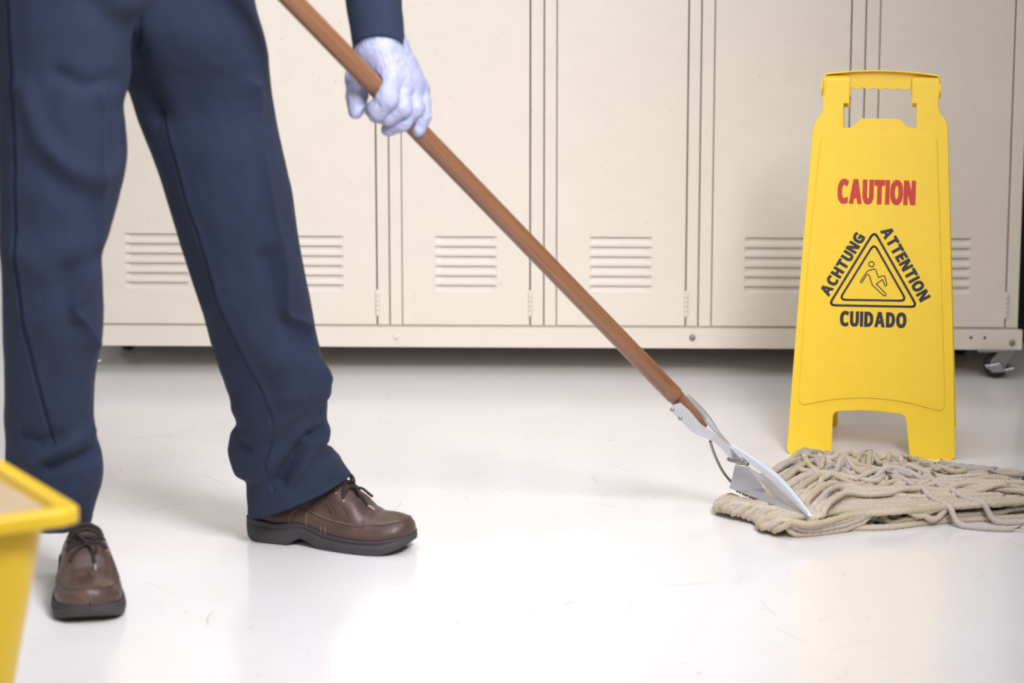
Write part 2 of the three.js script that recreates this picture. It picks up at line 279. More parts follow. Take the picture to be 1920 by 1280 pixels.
{
  const e0 = frontX(140, 630), e1 = frontX(1916, 630), face = roundShape([[e0, railBottom, 0.0015], [e1, railBottom, 0.0015], [e1, railTop, 0.0015], [e0, railTop, 0.0015]]);
  for (const [px, py] of [[1820, 628], [1846, 628]]) face.holes.push(new THREE.Path(Array.from({ length: 14 }, (_, k) => new THREE.Vector2(frontX(px, py) + 0.0033 * Math.cos(-k / 7 * Math.PI), frontY(py) + 0.0033 * Math.sin(-k / 7 * Math.PI)))));   // two drilled bolt holes
  const rail = extrude(face, 0.006, 0, 3);
  const base = part('base_rail', metreUV(rail), M.locker, lockers);
  part('dolly_plate', box(e1 - e0, 0.003, DEPTH - 0.002, (e0 + e1) / 2, railBottom + 0.0016, -DEPTH / 2 - 0.001), M.locker, lockers);
  for (const [px, py] of [[744, 630], [1298, 630], [1897, 637]]) part('bolt', [cyl(0.0062, 0.003, 'z', frontX(px, py), frontY(py), 0.0075, 18), new THREE.SphereGeometry(0.005, 14, 8).scale(1, 1, 0.5).translate(frontX(px, py), frontY(py), 0.0088)], px === 744 ? M.locker : M.zinc, base, px === 744 ? 'bolt head painted over in cream' : 'bare zinc bolt head');
  const caster = (x, z, turn) => { // plate, fork, wheel, brake lever
    const g = new THREE.Group(); g.name = 'caster'; g.position.set(x, 0, z); g.rotation.y = turn; lockers.add(g);
    part('plate', box(0.06, 0.003, 0.05, -0.01, railBottom - 0.0015, 0), M.zinc, g);
    const wheel = new THREE.LatheGeometry([[0.0001, -0.011], [0.016, -0.011], [0.018, -0.0085], [0.0235, -0.0085], [0.0252, -0.006], [0.0255, 0], [0.0252, 0.006], [0.0235, 0.0085], [0.018, 0.0085], [0.016, 0.011], [0.0001, 0.011]].map((p) => new THREE.Vector2(...p)), 32).rotateX(Math.PI / 2);
    part('wheel', wheel.translate(0.0, 0.0256, 0), M.blackRubber, g);
    const arm = roundShape([[-0.012, 0.012, 0.006], [0.012, 0.014, 0.006], [0.032, 0.05, 0.003], [0.034, railBottom - 0.002, 0.001], [0.004, railBottom - 0.002, 0.001], [-0.014, 0.036, 0.006]]);
    part('fork', [extrude(arm, 0.002, 0.0005).translate(0, 0, 0.0145), extrude(arm, 0.002, 0.0005).translate(0, 0, -0.0165), cyl(0.0075, 0.04, 'z', 0, 0.0256, 0, 18)], M.zinc, g);
    const lever = roundShape([[-0.026, 0.03, 0.003], [-0.022, 0.024, 0.003], [-0.006, 0.015, 0.006], [0.012, 0.015, 0.006], [0.036, 0.021, 0.004], [0.034, 0.0245, 0.003], [0.014, 0.021, 0.004], [0.008, 0.034, 0.006], [-0.004, 0.032, 0.006], [-0.012, 0.03, 0.004]]);
    part('brake_lever', [extrude(lever, 0.004, 0.001).translate(0, 0, 0.018)], M.steel, g);
    return g;
  };
  const cx = onLevel(1866, 707, 0);
  caster(cx.x, cx.z - ZL, 0); caster(frontX(1830, 660), -DEPTH + 0.05, 1.1); caster(frontX(150, 700), -0.03, 0.4); caster(frontX(205, 655), -DEPTH + 0.04, -0.7);
}
// ---------------------------------------------------------------- the wet floor sign
const plasticTex = speckTex([247, 206, 44], '#b8913a', 0.02, 60, 11);
M.yellow = new THREE.MeshPhysicalMaterial({ map: plasticTex, roughness: 0.38, clearcoat: 0.15, clearcoatRoughness: 0.4 });
M.printRed = std({ color: 0xc4382c, roughness: 0.5 });
M.printBlack = std({ color: 0x262430, roughness: 0.5 });
const fontBold = await new FontLoader().loadAsync('fonts/droid/droid_sans_bold.typeface.json');
function lettering(text, w, h, fat, spacing = 0) { // condensed bold capitals filling w by h, lower left corner at the origin
  const raw = []; let x = 0; const CAP = Math.max(...fontBold.generateShapes('H', 1)[0].extractPoints(4).shape.map((q) => q.y));
  for (const ch of text) {
    const shapes = ch === 'I' ? [new THREE.Shape([[0, 0], [0.2, 0], [0.2, CAP], [0, CAP]].map((p) => new THREE.Vector2(...p)))] : fontBold.generateShapes(ch, 1); let lo = 1e9, hi = -1e9;
    const outlines = shapes.map((s) => { const p = s.extractPoints(8); for (const q of p.shape) { lo = Math.min(lo, q.x); hi = Math.max(hi, q.x); } return p; });
    raw.push({ outlines, dx: x - lo }); x += hi - lo + 0.21 + spacing;
  }
  const total = x - 0.21 - spacing; let y0 = 1e9, y1 = -1e9; for (const r of raw) for (const o of r.outlines) for (const q of o.shape) { y0 = Math.min(y0, q.y); y1 = Math.max(y1, q.y); }
  const sx = (w - 2 * fat) / total, sy = (h - 2 * fat) / (y1 - y0), out = [];
  for (const r of raw) for (const o of r.outlines) {
    const f = (q) => new THREE.Vector2((q.x + r.dx) * sx + fat, (q.y - y0) * sy + fat), s = new THREE.Shape(o.shape.map(f)); s.holes = o.holes.map((hh) => new THREE.Path(hh.map(f)));
    out.push(new THREE.ExtrudeGeometry(s, { depth: 0.0001, bevelEnabled: true, bevelSize: fat, bevelThickness: 0.0001, bevelSegments: 2, curveSegments: 8 }).translate(0, 0, 0.0001));
  }
  return merge(out);
}
{
  const foot = onLevel(1632, 857), a9 = R(9), u = RIGHT.clone().multiplyScalar(Math.cos(a9)).addScaledVector(HEAD, -Math.sin(a9)), turn = Math.atan2(-u.z, u.x), back = V(-u.z, 0, u.x).negate();
  if (back.dot(HEAD) < 0) back.negate();
  const lean = Math.atan2(0.118, 0.69), vv = V(0, Math.cos(lean), 0).addScaledVector(back, Math.sin(lean)), nn = u.clone().cross(vv).normalize();
  const sign = thing('wet_floor_sign', 'yellow plastic folding caution sign standing behind the mop head', 'floor sign', foot, turn);
  const uv = ([px, py, r = 0]) => { const p = onPlane(px, py, foot, nn).sub(foot); return [p.dot(u), p.dot(vv), r]; };
  const outline = [[1474.5, 852, 0.014], [1559, 855, 0.008], [1562, 771, 0.012], [1632, 768.5, 0.03], [1698, 777, 0.012], [1706, 861, 0.008], [1791, 863, 0.012], [1787, 640, 0.5], [1777, 229, 0.02], [1760, 207, 0.008], [1760, 150, 0.004], [1710, 150, 0.004], [1710, 194, 0.001], [1718.5, 194, 0.001], [1718.5, 239.5, 0.001], [1702, 239.5, 0.008], [1687, 222.5, 0.006], [1614, 222, 0.006], [1597, 239.5, 0.008], [1582, 239.5, 0.001], [1582, 194, 0.001], [1593, 194, 0.001], [1593, 150, 0.004], [1543.5, 150, 0.004], [1542.5, 209, 0.008], [1525, 233, 0.02], [1500, 520, 0.5]];
  const shape = roundShape(outline.map(uv).reverse());
  const front = part('front_panel', extrude(shape, 0.0042, 0.0011, 8), M.yellow, sign); front.rotation.x = -lean; front.geometry.translate(0, 0, -0.0042); metreUV(front.geometry, 0.6);
  const embossPx = [[1497.5, 759, 0.014], [1560, 747, 0.02], [1630, 743, 0.06], [1700, 752, 0.02], [1771, 771, 0.016], [1763, 480, 0.4], [1755.5, 251.5, 0.012], [1540.5, 251.5, 0.012], [1515, 490, 0.4]];
  // the field stands a little proud of the panel, with a rounded rim around it
  const field = part('raised_field', metreUV(extrude(roundShape(embossPx.map(uv).reverse()), 0.0026, 0.0016, 8, 3).translate(0, 0, -0.0006), 0.6), M.yellow, front);
  const rim = roundShape(embossPx.map(uv).reverse()).getPoints(10).map((p) => V(p.x, p.y, 0.0004));
  part('moulded_rim', tube(rim.filter((p, i) => !i || p.distanceTo(rim[i - 1]) > 0.002), 0.0017, 420, 6, true), M.yellow, front);
  const put = (name, g, mat, lift = 0.002, label) => { const m = part(name, g, mat, front, label); m.position.z = lift; return m; };
  const word = (text, x0, x1, yTop, yBottom, mat, fat, label) => { const [ax, ay] = uv([x0, yBottom]), [bx] = uv([x1, yBottom]), [, cy] = uv([x0, yTop]); const m = put('lettering', lettering(text, bx - ax, cy - ay, fat), mat, 0.002, label); m.position.x = ax; m.position.y = ay; return m; };
  word('CAUTION', 1569.7, 1716.5, 334.5, 382, M.printRed, 0.00185, 'red letters CAUTION');
  const cu = word('CUIDADO', 1574.5, 1699.5, 582, 611.5, M.printBlack, 0.0011, 'black letters CUIDADO'); cu.rotation.z = 0;
  const slant = (text, p, q, capPx, label) => { const [ax, ay] = uv(p), [bx, by] = uv(q), l = Math.hypot(bx - ax, by - ay), m = put('lettering', lettering(text, l, capPx / 1065, 0.00095), M.printBlack, 0.002, label); m.position.x = ax; m.position.y = ay; m.rotation.z = Math.atan2(by - ay, bx - ax); };
  slant('ACHTUNG', [1554.5, 557], [1624, 445], 22.5, 'black letters ACHTUNG'); slant('ATTENTION', [1649.5, 433.5], [1725.5, 567.5], 23.5, 'black letters ATTENTION');
  const crop = ([x, y, r]) => uv([1520 + x / 6.096, 420 + y / 6.096, r]);
  const tri = (pts, w, r) => { const s = roundShape(pts.map((p) => crop([...p, r]))).getPoints(6).map((p) => [p.x, p.y]); return stroke(s.filter((p, i) => !i || Math.hypot(p[0] - s[i - 1][0], p[1] - s[i - 1][1]) > 0.0004), w, true); };
  put('warning_triangle', [tri([[728, 82], [208, 926], [1218, 946]], 0.0042, 0.012), tri([[725, 222], [328, 864], [1096, 876]], 0.0038, 0.012)], M.printBlack);
  const man = [[643, 545], [660, 532], [728, 512], [745, 524], [776, 612], [822, 590], [838, 590], [850, 602], [871, 690], [862, 706], [848, 700], [822, 632], [750, 684], [858, 792], [862, 808], [848, 820], [834, 816], [705, 696], [672, 590], [656, 572], [642, 578], [588, 664], [576, 670], [568, 656]];
  const head = Array.from({ length: 22 }, (_, k) => [695 + 30 * Math.cos(k / 22 * 6.2832), 458 + 30 * Math.sin(k / 22 * 6.2832)]);
  put('slipping_figure', [stroke(man.map((p) => crop(p).slice(0, 2)), 0.0018, true), stroke(head.map((p) => crop(p).slice(0, 2)), 0.0018, true)], M.printBlack);
  // rolled hinge barrels at the top of the two ears, with their pins
  const top = uv([1632, 150])[1];
  for (const [l, r] of [[1543.5, 1593], [1710, 1760]]) { const [xa] = uv([l, 160]), [xb] = uv([r, 160]); part('hinge_barrel', cyl(0.0105, xb - xa - 0.0006, 'x', (xa + xb) / 2, top - 0.0022, -0.0105, 28), M.yellow, front); }
  for (const [x, s] of [[1541, -1], [1762.5, 1]]) { const [xa] = uv([x, 168]); part('hinge_pin', [cyl(0.0145, 0.003, 'x', xa, top - 0.014, -0.012, 24)], M.yellow, front); }
  // grip: an arched channel with a rolled lip and a wavy underside for the fingers
  const L = uv([1545.5, 170])[0], Rr = uv([1761, 170])[0], yA = uv([1600, 138])[1], yM = uv([1652, 131])[1], yU = uv([1650, 167])[1], mid = (L + Rr) / 2;
  const arch = (t) => lerp(yM, yA, Math.pow(Math.abs(2 * t - 1), 2)), s = new THREE.Shape(); s.moveTo(L, yU - 0.012);
  for (let k = 0; k <= 20; k++) s.lineTo(lerp(L, Rr, k / 20), arch(k / 20));
  s.lineTo(Rr, yU - 0.012); const ex = uv([1708, 170])[0], ew = uv([1595, 170])[0]; s.lineTo(ex, yU - 0.012);
  for (let k = 0; k <= 60; k++) s.lineTo(lerp(ex, ew, k / 60), yU + 0.0014 * Math.cos(k / 60 * 5 * 2 * Math.PI) + 0.0008);
  s.lineTo(ew, yU - 0.012); s.closePath();
  const lip = new THREE.Shape(); lip.moveTo(L, yU - 0.014); for (let k = 0; k <= 20; k++) lip.lineTo(lerp(L, Rr, k / 20), arch(k / 20)); lip.lineTo(Rr, yU - 0.014); lip.lineTo(Rr - 0.0026, yU - 0.014); for (let k = 20; k >= 0; k--) lip.lineTo(lerp(L + 0.0026, Rr - 0.0026, k / 20), arch(k / 20) - 0.0028); lip.lineTo(L + 0.0026, yU - 0.014); lip.closePath();
  part('grip', [extrude(s, 0.004, 0.001).translate(0, 0, -0.016), extrude(lip, 0.03, 0.0007).translate(0, 0, -0.03)], M.yellow, front);
  // the rear panel, hinged at the top, its feet set back on the floor
  const rear = part('rear_panel', metreUV(extrude(shape, 0.0042, 0.0011, 8), 0.6), M.yellow, sign); rear.rotation.x = lean; rear.position.z = -0.232; rear.scale.y = 0.985; rear.position.y = 0.001;
}
// ---------------------------------------------------------------- the mop
const woodTex = canvasTexture(256, 2048, (c, w, h) => { // straight-grained varnished handle with darker streaks and a few dents
  const im = c.createImageData(w, h), d = im.data;
  for (let y = 0; y < h; y++) for (let x = 0; x < w; x++) {
    const xx = tile(x, w), g = fbm(xx * 0.11 + 3, y * 0.004) * 0.6 + fbm(xx * 0.35, y * 0.01 + 30) * 0.4, f = 0.72 + 0.5 * g + (hash3(x, y >> 3, 2) - 0.5) * 0.05, k = 4 * (y * w + x);
    d[k] = 142 * f; d[k + 1] = 96 * f; d[k + 2] = 65 * f; d[k + 3] = 255;
  }
  c.putImageData(im, 0, 0);
  for (let i = 0; i < 46; i++) { c.globalAlpha = rr(0.12, 0.4); c.strokeStyle = i % 3 ? '#5e3a22' : '#c99a68'; c.lineWidth = rr(0.6, 2.2); const x = rnd() * w, y = rnd() * h; c.beginPath(); c.moveTo(x, y); c.lineTo(x + rr(-5, 5), y + rr(10, 90)); c.stroke(); }
  c.globalAlpha = 1;
});
M.wood = new THREE.MeshPhysicalMaterial({ map: woodTex, roughness: 0.42, clearcoat: 0.25, clearcoatRoughness: 0.35 });
const scratchTex = dataTexture(256, 256, (x, y) => { const t = 205 + 40 * (fbm(x * 0.05, y * 0.05) - 0.5) * 2 + 24 * (hash3(x >> 3, y, 4) - 0.5); return [t, t, t]; });
M.galvanised = std({ color: 0xcfd0d4, metalness: 0.65, roughness: 0.4, roughnessMap: scratchTex });
M.brightSteel = std({ color: 0xe4e6ec, metalness: 0.55, roughness: 0.24 });
M.paintedMetal = std({ color: 0xd6d8dc, metalness: 0.35, roughness: 0.45 });
const yarnBump = dataTexture(64, 64, (x, y) => { const t = 128 + 90 * Math.sin((x + y) * Math.PI / 8) + 60 * (hash3(x, y, 9) - 0.5); return [t, t, t]; });
M.yarn = [0xc6bbb0, 0xbbb1a7, 0xccbda8, 0xc2b296, 0xb2a9a1].map((color) => { const b = yarnBump.clone(); b.repeat.set(1, 40); return std({ color, roughness: 0.95, bumpMap: b, bumpScale: 0.0006 }); });

const gripPoint = at(739, 198, 4.2), socketPoint = at(1266, 742, 4.53), handleDir = socketPoint.clone().sub(gripPoint).normalize();
const mopTop = gripPoint.clone().addScaledVector(handleDir, -0.78), HR = 0.0146;
const mop = thing('mop', 'wet mop with brown wooden handle, metal clamp and off-white yarn head on the floor', 'mop', onLevel(1450, 950));
const O = mop.position;
const inMop = (p) => p.clone().sub(O);
{
  // handle: turned rod whose lower end is cut to a wedge between the two socket arms
  const len = mopTop.distanceTo(socketPoint), prof = [[0.0001, 0], [0.009, 0.0006], [HR - 0.002, 0.004], [HR, 0.012], [HR, len - 0.004], [HR - 0.0012, len], [0.0001, len + 0.0004]].map((p) => new THREE.Vector2(...p));
  const g = new THREE.LatheGeometry(prof, 40), q = new THREE.Quaternion().setFromUnitVectors(V(0, 1, 0), handleDir);
  { const p = g.attributes.position, uv = g.attributes.uv; for (let i = 0; i < p.count; i++) uv.setXY(i, uv.getX(i), p.getY(i) / 1.5); }
  g.applyQuaternion(q).translate(...inMop(mopTop).toArray());
  part('handle', g, M.wood, mop);
  const A = (px, py, d) => inMop(at(px, py, d)), crop = (x, y, d) => A(1240 + x / 4.572, 720 + y / 4.572, d);
  const side = handleDir.clone().cross(HEAD).normalize();                      // across the handle, up and to the right in view
  const fwd = side.clone().cross(handleDir).normalize(); if (fwd.dot(HEAD) > 0) fwd.negate();
  const sock = inMop(socketPoint);
  // a plate with thickness following a line of points, of given widths across a direction
  const strap = (pts, widths, th, across, bulge = 0) => {
    const curve = new THREE.CatmullRomCurve3(pts, false, 'centripetal'), n = 30;
    return gridSurface(20, n, (u, v) => {
      const c = curve.getPoint(v), t = curve.getTangent(v), a = across.clone().addScaledVector(t, -across.dot(t)).normalize(), nn = a.clone().cross(t).normalize();
      const k = v * (widths.length - 1), i = Math.min(widths.length - 2, Math.floor(k)), w = lerp(widths[i], widths[i + 1], k - i) / 2, e = v < 0.0001 || v > 0.9999 ? 0 : 1, ang = u * 2 * Math.PI;
      const cx = Math.sign(Math.cos(ang)) * Math.pow(Math.abs(Math.cos(ang)), 0.35), cy = Math.sign(Math.sin(ang)) * Math.pow(Math.abs(Math.sin(ang)), 0.5);
      return c.addScaledVector(a, cx * w * e).addScaledVector(nn, cy * th * 0.5 * e + bulge * w * cx * cx);
    }, true, [0.05, 0.2]);
  };
  const woodEnd = crop(378, 358, 4.575);
  part('wooden_tip', strap([sock.clone().addScaledVector(handleDir, -0.006), sock.clone().lerp(woodEnd, 0.5).addScaledVector(side, -0.001), woodEnd], [0.027, 0.024, 0.016, 0.008], 0.013, side), M.wood, mop);
  // the bar of the jaw lying on the yarn, its apex and the two ends
  const apex = crop(588, 526, 4.595), bl = crop(618, 862, 4.648), br = crop(1292, 1152, 4.475);
  const clampPart = new THREE.Group(); clampPart.name = 'clamp'; mop.add(clampPart);
  part('socket_arm', strap([crop(100, 172, 4.505), crop(205, 270, 4.53), crop(310, 380, 4.555), crop(420, 440, 4.57), crop(520, 510, 4.585), crop(600, 600, 4.597), crop(690, 690, 4.6)], [0.020, 0.022, 0.021, 0.019, 0.0135, 0.012, 0.0125, 0.012, 0.013], 0.003, side, -0.12), M.paintedMetal, clampPart, 'pale scuffed socket arm');
  part('socket_arm', strap([crop(202, 92, 4.552), crop(300, 190, 4.57), crop(385, 285, 4.585), crop(460, 385, 4.59), crop(525, 460, 4.595), apex], [0.009, 0.011, 0.012, 0.011, 0.007, 0.0045, 0.004], 0.012, side, 0.1), M.galvanised, clampPart, 'dark grey steel socket arm');
  for (const p of [crop(92, 213, 4.495), crop(160, 287, 4.512)]) part('rivet', new THREE.SphereGeometry(0.0036, 14, 10).scale(1, 1, 0.5).translate(p.x, p.y, p.z + 0.004), M.zinc, clampPart);
  const chan = (a, b, mid, w, th, d) => strap([a, mid, b], w, th, d);
  const upMid = crop(960, 800, 4.54); part('jaw_channel', [chan(apex, br, upMid, [0.006, 0.011, 0.012, 0.013, 0.009, 0.006], 0.010, side), tube([apex.clone().addScaledVector(side, 0.004), upMid.clone().addScaledVector(side, 0.007), br.clone().addScaledVector(side, 0.003)], 0.0026, 30, 8)], M.brightSteel, clampPart, 'bright upper jaw channel');
  const across2 = V(0, 1, 0).addScaledVector(side, 0.4).normalize();
  const loMid = crop(930, 985, 4.565); part('jaw_channel', [chan(bl, br, loMid, [0.014, 0.015, 0.015, 0.014, 0.011, 0.007], 0.012, across2)], M.galvanised, clampPart, 'grey lower jaw channel');
  // the sheet inside the jaw, in two facets around a slot
  const flat = (pts, th = 0.0016) => { const c = pts.reduce((s, p) => s.add(p), V(0, 0, 0)).multiplyScalar(1 / pts.length), n = pts[1].clone().sub(pts[0]).cross(pts[2].clone().sub(pts[0])).normalize(), e1 = pts[1].clone().sub(pts[0]).normalize(), e2 = n.clone().cross(e1), s = new THREE.Shape(pts.map((p) => { const q = p.clone().sub(c); return new THREE.Vector2(q.dot(e1), q.dot(e2)); })); return extrude(s, th, 0.0004).applyMatrix4(new THREE.Matrix4().makeBasis(e1, e2, n).setPosition(c)); };
  part('jaw_plate', flat([crop(612, 700, 4.612), crop(735, 715, 4.598), crop(890, 955, 4.575), crop(640, 880, 4.64)]), M.galvanised, clampPart);
  part('jaw_plate', flat([crop(745, 712, 4.592), crop(960, 830, 4.54), crop(1200, 1070, 4.495), crop(960, 985, 4.545)]), M.galvanised, clampPart);
  part('wing_nut', [cyl(0.005, 0.012, 'x', 0, 0, 0, 6).translate(...crop(705, 668, 4.575).toArray()), tube([crop(575, 640, 4.6), crop(612, 655, 4.59), crop(700, 660, 4.58), crop(742, 690, 4.585)], 0.0034, 16, 8), new THREE.SphereGeometry(0.0042, 10, 8).translate(...crop(690, 652, 4.572).toArray()), new THREE.SphereGeometry(0.0042, 10, 8).translate(...crop(724, 678, 4.572).toArray())], M.zinc, clampPart);
  part('gate_wire', tube([crop(418, 488, 4.58), crop(440, 560, 4.585), crop(490, 680, 4.6), crop(550, 780, 4.625), crop(600, 838, 4.64), bl], 0.0024, 30, 8), M.zinc, clampPart);

  // ---- yarn: every strand is laid in turn on those already lying there
  const CELL = 0.004, N = 260, hm = new Float32Array(N * N), ox = -0.3, oz = -0.5, YR = 0.0051;
  const hget = (x, z) => { const i = Math.round((x - ox) / CELL), j = Math.round((z - oz) / CELL); return i < 0 || j < 0 || i >= N || j >= N ? 0 : hm[i + j * N]; };
  function under(x, z) { let m = 0; for (const [a, b] of [[0, 0], [0.003, 0], [-0.003, 0], [0, 0.003], [0, -0.003]]) m = Math.max(m, hget(x + a, z + b)); return m; }
  function deposit(x, z, top) { for (let a = -1; a <= 1; a++) for (let b = -1; b <= 1; b++) { const i = Math.round((x - ox) / CELL) + a, j = Math.round((z - oz) / CELL) + b; if (i >= 0 && j >= 0 && i < N && j < N) { const k = i + j * N, h = top - (a || b ? 0.0022 : 0); if (h > hm[k]) hm[k] = h; } } }
  function strand(pts, mat, { r = YR, top = 1, fixed = 0, ease = 8, free = true, sink = 0.5, cap = 0.062 } = {}) { // pts: floor points [x, z] or full points; the first `fixed` keep their height
    const base = new THREE.CatmullRomCurve3(pts, false, 'centripetal'), L = base.getLength(), n = Math.max(24, Math.round(L / 0.0065)), p = base.getSpacedPoints(n), k0 = Math.round(n * fixed);
    let y = p.map((q) => Math.min(cap, r * 0.95 + under(q.x, q.z) * (1 - sink * 0.22)));
    for (let s = 0; s < 5; s++) y = y.map((v, i) => Math.max(v * 0.985, 0.25 * (y[Math.max(0, i - 1)] + 2 * v + y[Math.min(n, i + 1)])));
    const path = p.map((q) => q.y), start = path[k0];
    p.forEach((q, i) => { if (!fixed) { q.y = y[i]; return; } const held = Math.max(i <= k0 ? path[i] : start, y[i] * Math.min(1, i / (k0 + 1)) ** 2); q.y = lerp(held, y[i], THREE.MathUtils.smoothstep(i, k0, k0 + ease)); });
    p.forEach((q) => deposit(q.x, q.z, q.y + r * 0.85));
    const curve = new THREE.CatmullRomCurve3(p, false, 'centripetal'), m = Math.round(L / 0.0036), ph = rnd() * 6.28, hand = 1, fr = curve.computeFrenetFrames(m, false), C = curve.getSpacedPoints(m), out = [];
    // three plies twisted together
    out.push(gridSurface(12, m, (u, v) => { const j = Math.round(v * m), a = u * 2 * Math.PI, s = j / m * L, e = Math.min(1, (m - j + 0.6) / 3, (j + 0.6) / 3), q = r * e * (1 + 0.13 * Math.cos(3 * (a + hand * s * 170 + ph)) + 0.05 * Math.sin(s * 210 + ph)); return C[j].clone().addScaledVector(fr.normals[j], q * Math.cos(a)).addScaledVector(fr.binormals[j], q * Math.sin(a)); }, true, [1, L]));
    if (free) for (let k = 0; k < 7; k++) { const t = fr.tangents[m], e = C[m - 1].clone(); const d = t.clone().multiplyScalar(rr(0.006, 0.016)).add(V(rr(-0.008, 0.008), rr(-0.002, 0.008), rr(-0.008, 0.008))); out.push(tube([e, e.clone().addScaledVector(d, 0.5).add(V(rr(-0.002, 0.002), rr(0, 0.002), rr(-0.002, 0.002))), e.clone().add(d)], 0.0006, 5, 4)); }
    part('strand', out, mat, mop);
  }
  const fl = (px, py) => inMop(onLevel(px, py)).setY(0), yarnMat = () => M.yarn[Math.floor(rnd() * M.yarn.length)];
  const frontLine = new THREE.CatmullRomCurve3([fl(1440, 985), fl(1540, 997), fl(1700, 990), fl(1850, 978), fl(2030, 965)]), backLine = new THREE.CatmullRomCurve3([fl(1452, 905), fl(1540, 888), fl(1640, 890), fl(1760, 905), fl(1990, 930)]);
  const lane = (t, w) => frontLine.getPoint(t).lerp(backLine.getPoint(t), w);
  const barA = bl.clone().add(V(0.004, -0.012, 0)), barB = br.clone().add(V(-0.006, -0.008, 0));
  // bottom litter: short loose strands that fill the heap
  for (let k = 0; k < 26; k++) { const w = rr(0.12, 0.9), a = rr(0.02, 0.4), b = Math.min(1, a + rr(0.4, 0.75)), pts = []; for (let i = 0; i <= 6; i++) pts.push(lane(lerp(a, b, i / 6), clamp(w + rr(-0.1, 0.1), 0.05, 0.97))); strand(pts, yarnMat(), { sink: 1 }); }
  for (let k = 0; k < 10; k++) { const w = rr(-0.02, 0.22), a = rr(0.16, 0.35), pts = []; for (let i = 0; i <= 6; i++) pts.push(lane(lerp(a, rr(0.95, 1), i / 6), w + rr(-0.03, 0.03))); strand(pts, yarnMat(), { sink: 1, cap: 0.028 }); }
  // folded side: from the bar out to the left, down to the floor and round to the front
  for (let k = 0; k < 26; k++) {
    const f = k / 25, s = barA.clone().lerp(barB, f * 0.86 + 0.02), out = V(-0.034 - 0.012 * Math.sin(f * 9), 0, 0.012 + rr(-0.003, 0.003)), w = Math.max(0.0, 0.2 - 0.24 * f + rr(0, 0.05));
    s.y -= 0.008; const p0 = s.clone(), p1 = s.clone().add(V(-0.012, 0.003, 0.005)), p2 = s.clone().add(out).setY(s.y * 0.62), p3 = s.clone().addScaledVector(out, 1.1).setY(0.006).add(V(0.004, 0, 0.01)), p4 = s.clone().addScaledVector(out, 0.7).setY(0.004).add(V(0.03, 0, 0.03));
    const t0 = 0.05 + 0.2 * f, pts = [p0, p1, p2, p3, p4]; for (let i = 1; i <= 6; i++) pts.push(lane(clamp(t0 + i * rr(0.105, 0.12), 0, 1), clamp(w + rr(-0.015, 0.015), -0.03, 1)));
    strand(pts, M.yarn[[2, 3, 2, 0][k % 4]], { fixed: 0.14, cap: 0.03, r: 0.0054 });
  }
  // straight side: from the bar away to the right, in layers, wilder towards the back
  for (let layer = 0; layer < 3; layer++) for (let k = 0; k < 17; k++) {
    const f = clamp((k + rr(0, 1)) / 17, 0, 1), s = barA.clone().lerp(barB, f), w0 = lerp(0.93, 0.16, f), wild = 0.045 + 0.1 * w0, end = rr(0.78, 1.0), pts = [s.clone(), s.clone().add(V(0.018, 0.012, -0.008 * (1 - f)))];
    let w = w0; const t0 = lerp(0.06, 0.24, f); for (let i = 1; i <= 7; i++) { w = clamp(w + rr(-1, 1) * wild, 0.06, 0.98); pts.push(lane(lerp(t0, end, i / 7), w)); }
    strand(pts, f > 0.55 ? M.yarn[[2, 3, 0, 2][k % 4]] : yarnMat(), { fixed: 0.06, ease: 40, cap: [0.036, 0.046, 0.055][layer] + rr(-0.003, 0.003) });
  }
  // tangled tops at the back
  for (let k = 0; k < 26; k++) { const w = rr(0.6, 1.0), a = rr(0.02, 0.75), b = clamp(a + rr(0.12, 0.34), 0, 1), pts = []; for (let i = 0; i <= 5; i++) pts.push(lane(lerp(a, b, i / 5), clamp(w + rr(-0.2, 0.2), 0.4, 1.03))); strand(pts, yarnMat(), { cap: 0.062 }); }
  for (const q of [[[1490, 908], [1510, 894], [1530, 880], [1546, 868]], [[1500, 905], [1540, 888], [1560, 872], [1556, 862]], [[1480, 915], [1498, 900], [1516, 884], [1534, 876]], [[1850, 925], [1872, 915], [1890, 906], [1898, 902]]]) strand(q.map((p) => fl(...p)), yarnMat(), { cap: 0.07 });
  // two ends pulled across the rest, towards the front
  strand([[1600, 945], [1655, 932], [1700, 948], [1742, 972], [1790, 988], [1850, 995], [1905, 997]].map((p) => fl(...p)), M.yarn[0], { cap: 0.06 });
  strand([[1625, 945], [1675, 930], [1722, 940], [1770, 960], [1820, 976], [1880, 984], [1940, 982]].map((p) => fl(...p)), M.yarn[0], { cap: 0.06 });
}

